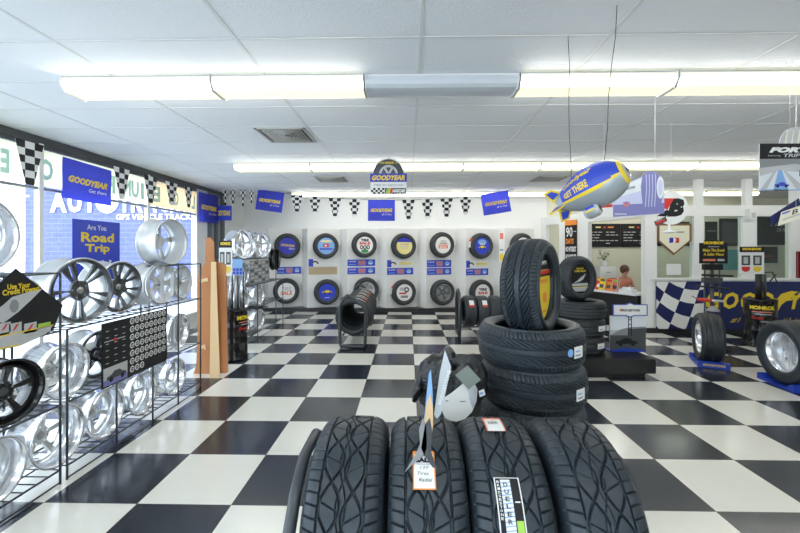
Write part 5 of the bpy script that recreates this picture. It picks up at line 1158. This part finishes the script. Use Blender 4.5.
# ================================================================== BLIMP
Tl, Nn = at(559, 205, 2.60), at(629, 169, 2.33)
e = empty('toy_blimp', (0, 0, 0), 'inflatable blue and silver toy blimp hanging from the ceiling', 'blimp', None)
ax = (Nn-Tl); Lb = ax.length; ax.normalize(); sd = V((-1, -.2, 0)); sd = (sd-ax*sd.dot(ax)).normalized(); upb = ax.cross(sd); 
if upb.z < 0: upb = -upb
mtx = Matrix((ax, sd, upb)).transposed()    # local x along axis, y to viewer side, z up
if mtx.determinant() < 0: pass
mw = mtx.to_4x4(); mw.translation = Tl; e.matrix_world = mw
RB = .137
def rb(t): # 0 tail..1 nose
    t = min(max(t, 0), 1); return RB*(math.sin(PI*min(t, 1)**.78 if t < 1 else PI))**.62 if t > 0 else .0
def rb(t):
    t = min(max(t, 0.0), 1.0); c_ = .58
    return RB*math.sqrt(max(0, 1-((t-c_)/(1-c_))**2)) if t > c_ else RB*(1-.72*((c_-t)/c_)**2.0)
def bpt(t, q, off=0): r = rb(t)+off; return V((t*Lb, r*math.cos(q), r*math.sin(q)))
bm_ = MB(); nt_, na = 48, 72
vs = [bpt(min(1, i/nt_), 2*PI*j/na) for i in range(nt_+1) for j in range(na)]
base = 0; bm_.v = [tuple(v) for v in vs]
def bcol(t, q):
    q = (q+PI) % (2*PI)-PI; 
    if q > PI/2 or q < -PI/2: q = (PI-q) if q > 0 else (-PI-q)
    lo, hi = math.radians(-32), math.radians(66)
    if t > .985: return 'black_gloss'
    if t > .955: return 'blimp_silver'
    if t > .915: return 'yellow' 
    if .10 < t < .92:
        tap = max(0, (t-.66)/.24)*math.radians(34)
        if lo+tap*.2 < q < hi-tap*.9: return 'blimp_blue'
        if lo-.11+tap*.2 < q < hi+.11-tap*.9: return 'yellow'
    return 'blimp_silver'
for i in range(nt_):
    for j in range(na):
        bm_.f.append((i*na+j, i*na+(j+1) % na, (i+1)*na+(j+1) % na, (i+1)*na+j)); bm_.m.append(bm_.mi(bcol((i+.5)/nt_, 2*PI*(j+.5)/na))); bm_.sm.append(True)
bm_.f.append(tuple(range(na))[::-1]); bm_.m.append(bm_.mi('blimp_silver')); bm_.sm.append(False)
pn = Panel(fn=lambda u, v, l: bpt(u/Lb, v, .001+l), mb=bm_)
pn.text('Goodyear', .18*Lb, .12, .46*Lb, .36, 'yellow', 1, .2, .03); pn.text('GET THERE', .16*Lb, -.40, .38*Lb, .36, 'yellow', 1, .1, .04)
bm_.build('envelope', e)
for k_, q in enumerate((PI/4, 3*PI/4, -PI/4, -3*PI/4)):
    d_ = V((0, math.cos(q), math.sin(q))); m_ = MB(); nn_ = V((0, -math.sin(q), math.cos(q)))*.004
    P0 = [V((-.02, 0, 0))+d_*.03, V((.06, 0, 0))+d_*.06, V((.01, 0, 0))+d_*.115, V((-.05, 0, 0))+d_*.115]; m_.prism([v-nn_ for v in P0], nn_*2, 'yellow')
    P1 = [sum((v for v in P0), V())*.25*.35+v*.65 for v in P0]; m_.prism([v-nn_*1.4 for v in P1], nn_*2.8, 'blimp_blue'); m_.build('tail_fin', e)
m_ = MB(); 
for i in range(1): 
    prof = [(.001, -.05), (.03, -.047), (.044, -.03), (.047, 0), (.044, .03), (.03, .047), (.001, .05)]
    m_.lathe(prof, 'blimp_silver', 24, axis_o=(.40*Lb, .0, -RB-.016), x=(0, 1, 0), y=(0, 0, .8), z=(1, 0, 0), mats=['dark_grey', 'light_grey', 'blimp_silver', 'blimp_silver', 'light_grey', 'dark_grey'])
    for s_ in (-1, 1): m_.box((.34*Lb, s_*.046-.003, -RB-.012), (.46*Lb, s_*.046+.003, -RB+.0), 'sign_blue'); m_.box((.34*Lb, s_*.045-.003, -RB-.032), (.46*Lb, s_*.045+.003, -RB-.024), 'yellow')
m_.build('gondola', e)
inv = e.matrix_world.inverted()
for a_, b_ in (((568, 38, 2.55), (571, 196, 2.55)), ((617, 8, 2.24), (604, 160, 2.24))):
    q0, q1 = at(*a_), at(*b_); q0 = V((q0.x, q0.y, ZC)); 
    mid = [q0.lerp(q1, t)+V((.006*math.sin(t*9), 0, 0)) for t in (0, .2, .4, .6, .8, 1)]
    m_ = MB(); m_.tube([inv @ v for v in mid], .0022, 'cord', 5); m_.build('hanging_cord', e)
# ================================================================== HANGING CARDBOARD MOBILES
Y1 = 3.6; s = Y1/F
pn = Panel(at(613, 217, Y1), (1, 0, 0), (0, 0, 1)); 
tb = [(29*s, 42*s), (33*s, 44.5*s), (38*s, 45*s), (44*s, 42*s), (48*s, 36*s), (50*s, 28*s)]
out = [(0, 0), (50*s, 3.5*s), (50*s, 28*s)]+tb[::-1][1:]+[(29*s, 40*s), (0, 27*s)]
pn.slab(out, 'pale_violet', .006, 'paper'); pn.poly([(0, 0), (50*s, 3.5*s), (50*s, 14*s), (0, 12*s)], 'violet', 1); pn.poly([(0, 18*s), (28*s, 26*s), (28*s, 38*s), (0, 26.6*s)], 'snow', 1)
tyre = [(29*s, 10*s), (46*s, 8*s), (50*s, 28*s), (48*s, 36*s), (44*s, 42*s), (38*s, 45*s), (33*s, 44.5*s), (29*s, 42*s), (27*s, 30*s)]; pn.poly(tyre, 'violet', 2)
for k_ in range(4): a = 31+3*k_; pn.poly([(a*s, 10*s), ((a+.8)*s, 10*s), ((a+2.0)*s, 28*s), ((a+1.6)*s, 42*s), ((a+.8)*s, 42*s), ((a+1.2)*s, 28*s)], 'pale_violet', 3)
pn.disc(46*s, 29*s, 3.6*s, 11*s, 'snow', 4, 24); pn.disc(46*s, 29*s, 2.2*s, 8*s, 'pale_violet', 5, 24)
pn.text('BLIZZAK', 6*s, 27*s, 16*s, 2.8*s, 'dark_grey', 3, .2, .03, rot=.22) if False else pn.text('BRIDGESTONE', 7*s, 25.5*s, 15*s, 2.4*s, 'dark_grey', 3, .2, .03, rot=.2)
pn.disc(13*s, 15*s, 3.5*s, 5*s, 'salmon', 3, 20, PI, 2*PI); pn.disc(13*s, 15.2*s, 2*s, 4*s, 'violet', 4, 20, PI, 2*PI); pn.text('BRIDGESTONE', 2*s, 2*s, 11*s, 1.6*s, 'white', 3)
so = tag(pn.build('hanging_sign'), 'hanging violet board picturing a winter tire, right of the blimp', 'sign')
MB().tube([at(655, 173, Y1), V((X_(655, Y1), Y1, ZC))], .002, 'grid_metal', 4).build('cord', so)
Y2 = 4.1; s = Y2/F
pn = Panel(at(588, 218, Y2), (1, 0, .02), (0, 0, 1)); pn.slab([(0, 0), (34*s, 1*s), (34*s, 22*s), (0, 16*s)], 'paper', .006); pn.poly([(0, 9*s), (34*s, 11*s), (34*s, 21*s), (0, 15.4*s)], 'red', 1); pn.text('BRIDGESTONE', 14*s, 13*s, 18*s, 3.5*s, 'white', 2, .2, .04)
so = tag(pn.build('hanging_sign'), 'red and white hanging board between the blimp and the violet board', 'sign')
MB().tube([at(604, 200, Y2), V((X_(604, Y2), Y2, ZC))], .002, 'grid_metal', 4).build('cord', so)
Y3 = 4.3; s = Y3/F; c_ = at(671, 208, Y3)
pn = Panel(c_, (1, 0, 0), (0, 0, 1)); pn.slab(circ(16.5*s, 48), 'paper', .008); 
# B emblem: black B with red triangle
pn.text('B', -4*s, -8.5*s, 17*s, 18*s, 'black_print', 1, .25, .07); pn.poly([(-12*s, 1*s), (-8*s, 9.5*s), (3*s, 9.5*s), (-3.5*s, -1.5*s)][::-1], 'red', 2); pn.poly([(-14*s, -8*s), (-4*s, -1.5*s), (-1*s, -4*s), (-5*s, -8.5*s)][::-1], 'black_print', 2)
so = tag(pn.build('hanging_sign'), 'round white hanging sign with bold black B and red corner', 'sign')
MB().tube([c_+V((0, 0, 16*s)), V((c_.x, Y3, ZC))], .002, 'grid_metal', 4).build('cord', so)
t_ = MB(); pt = Panel(at(656, 226, Y3-.05), (1, 0, .45), (-.4, 0, 1), mb=t_); pt.board(12*s, 4.5*s, 'dark_grey', .004); pt.rect(1*s, 1.0*s, 10*s, 3.0*s, 'red', 1); pt.rect(2*s, 3.3*s, 8*s, 4.0*s, 'light_grey', 1); t_.build('dangling_tag', so)['label'] = 'small red tag'
for o_ in [so.children[-1]]: pass
m_ = MB(); q = at(669, 233, Y3); m_.lathe([(.001, 0), (.055, 0), (.075, .012), (.03, .03), (.012, .04), (.010, .12)], 'white', 20, axis_o=q); m_.tube([q+V((0, 0, .12)), at(669, 222, Y3)], .003, 'cord', 4); m_.build('hanging_weight', so)
# right: fortera board
Y4 = 3.1; s = Y4/F
pn = Panel(at(759.5, 190.5, Y4), (1, 0, 0), (0, 0, 1)); w, h = 78*s, 46*s; pn.board(w, h, 'snow', .006)
pn.rect(0, 31*s, w, h, 'black_print', 1); pn.text('FORTERA', 9*s, 37*s, 62*s, 5.4*s, 'white', 2, .3, .07); pn.text('featuring', 8*s, 33*s, 12*s, 2*s, 'light_grey', 2, 0, .0); pn.text('TRIPLETRED', 23*s, 32.6*s, 44*s, 3.4*s, 'light_grey', 2, .2, .03)
pn.poly([(0, 22*s), (0, 31*s), (w, 31*s), (w, 20*s), (34*s, 26*s), (16*s, 24*s)], 'grey', 1); pn.poly([(0, 14*s), (0, 22*s), (16*s, 24*s), (34*s, 26*s), (w, 20*s), (w, 12*s), (40*s, 18*s), (20*s, 20*s)], 'light_grey', 2); pn.poly([(13*s, 0), (28*s, 0), (21*s, 20*s), (18*s, 20*s)], 'light_blue', 3); pn.poly([(0, 0), (6*s, 0), (16*s, 19*s), (14*s, 19*s)], 'light_grey', 2); pn.poly([(36*s, 0), (46*s, 0), (25*s, 19*s), (23*s, 19*s)], 'light_grey', 2); carshape(pn, 21*s, 5*s, 7*s, 'sign_blue', 4); pn.rect(38*s, 14*s, 60*s, 20*s, 'dark_grey', 2); pn.rect(0, 0, w, 1*s, 'light_blue', 3)
so = tag(pn.build('hanging_sign'), 'black headed hanging board with snowy road picture at upper right', 'sign')
pt = Panel(at(779, 145, Y4+.01), (1, 0, 0), (0, 0, 1)); arc_ = [(2*s, 8*s), (6*s, 14*s), (12*s, 17*s), (24*s, 18.5*s), (38*s, 17*s), (44*s, 12*s), (46*s, 0)]
pt.slab([(0, 0)]+[(46*s, 0)]+arc_[::-1][1:], 'light_grey', .006)
for k_ in range(6): a = 5+6*k_; pt.poly([(a*s, 0), ((a+2)*s, 0), ((a+3.6)*s, 15*s), ((a+2.4)*s, 15*s)], 'cream', 1)
pt.build('tire_cutout', so)['label'] = 'pale cut out tire above the board'
MB().tube([at(790, 128, Y4), V((X_(790, Y4), Y4, ZC))], .002, 'grid_metal', 4).build('cord', so)
Y5 = 3.5; s = Y5/F
m_ = MB(); pt = Panel(at(772, 226, Y5), (.84, 0, .55), (-.3, 0, 1), mb=m_); pt.board(34*s, 9*s, 'navy', .004); pt = Panel(at(778, 226, Y5-.03), (1, 0, .35), (.25, 0, 1), mb=m_); pt.board(30*s, 14*s, 'cream', .004); pt.rect(3*s, 4*s, 26*s, 6*s, 'light_grey', 1); pt.text('B', 12*s, 7*s, 6*s, 5*s, 'dark_grey', 1); pt.rect(1*s, 11*s, 9*s, 12.5*s, 'sign_blue', 1)
so = tag(m_.build('hanging_sign'), 'tilted navy and cream cards hanging at the right picture edge', 'sign')
MB().tube([at(796, 211, Y5), V((X_(796, Y5), Y5, ZC))], .002, 'grid_metal', 4).build('cord', so)
# ceiling speaker box on partition header
m_ = MB(); q = at(752, 219, YP-.1); m_.box((q.x-.05, YP-.12, q.z), (q.x+.07, YP-.01, q.z+.2), 'white'); m_.box((q.x-.03, YP-.125, q.z+.02), (q.x+.05, YP-.12, q.z+.12), 'light_grey')
tag(m_.build('alarm_box'), 'small white box fixed on the office partition header', 'alarm box')
# ================================================================== LIGHT
w = bpy.data.worlds.new('world'); bpy.context.scene.world = w; w.use_nodes = True
bg = w.node_tree.nodes['Background']; bg.inputs[0].default_value = (.80, .90, 1.0, 1); bg.inputs[1].default_value = 2.6
sc = bpy.context.scene; sc.view_settings.view_transform = 'Standard'; sc.view_settings.look = 'None'; sc.view_settings.exposure = 0.88; sc.view_settings.gamma = 1; sc.view_settings.use_curve_mapping = False
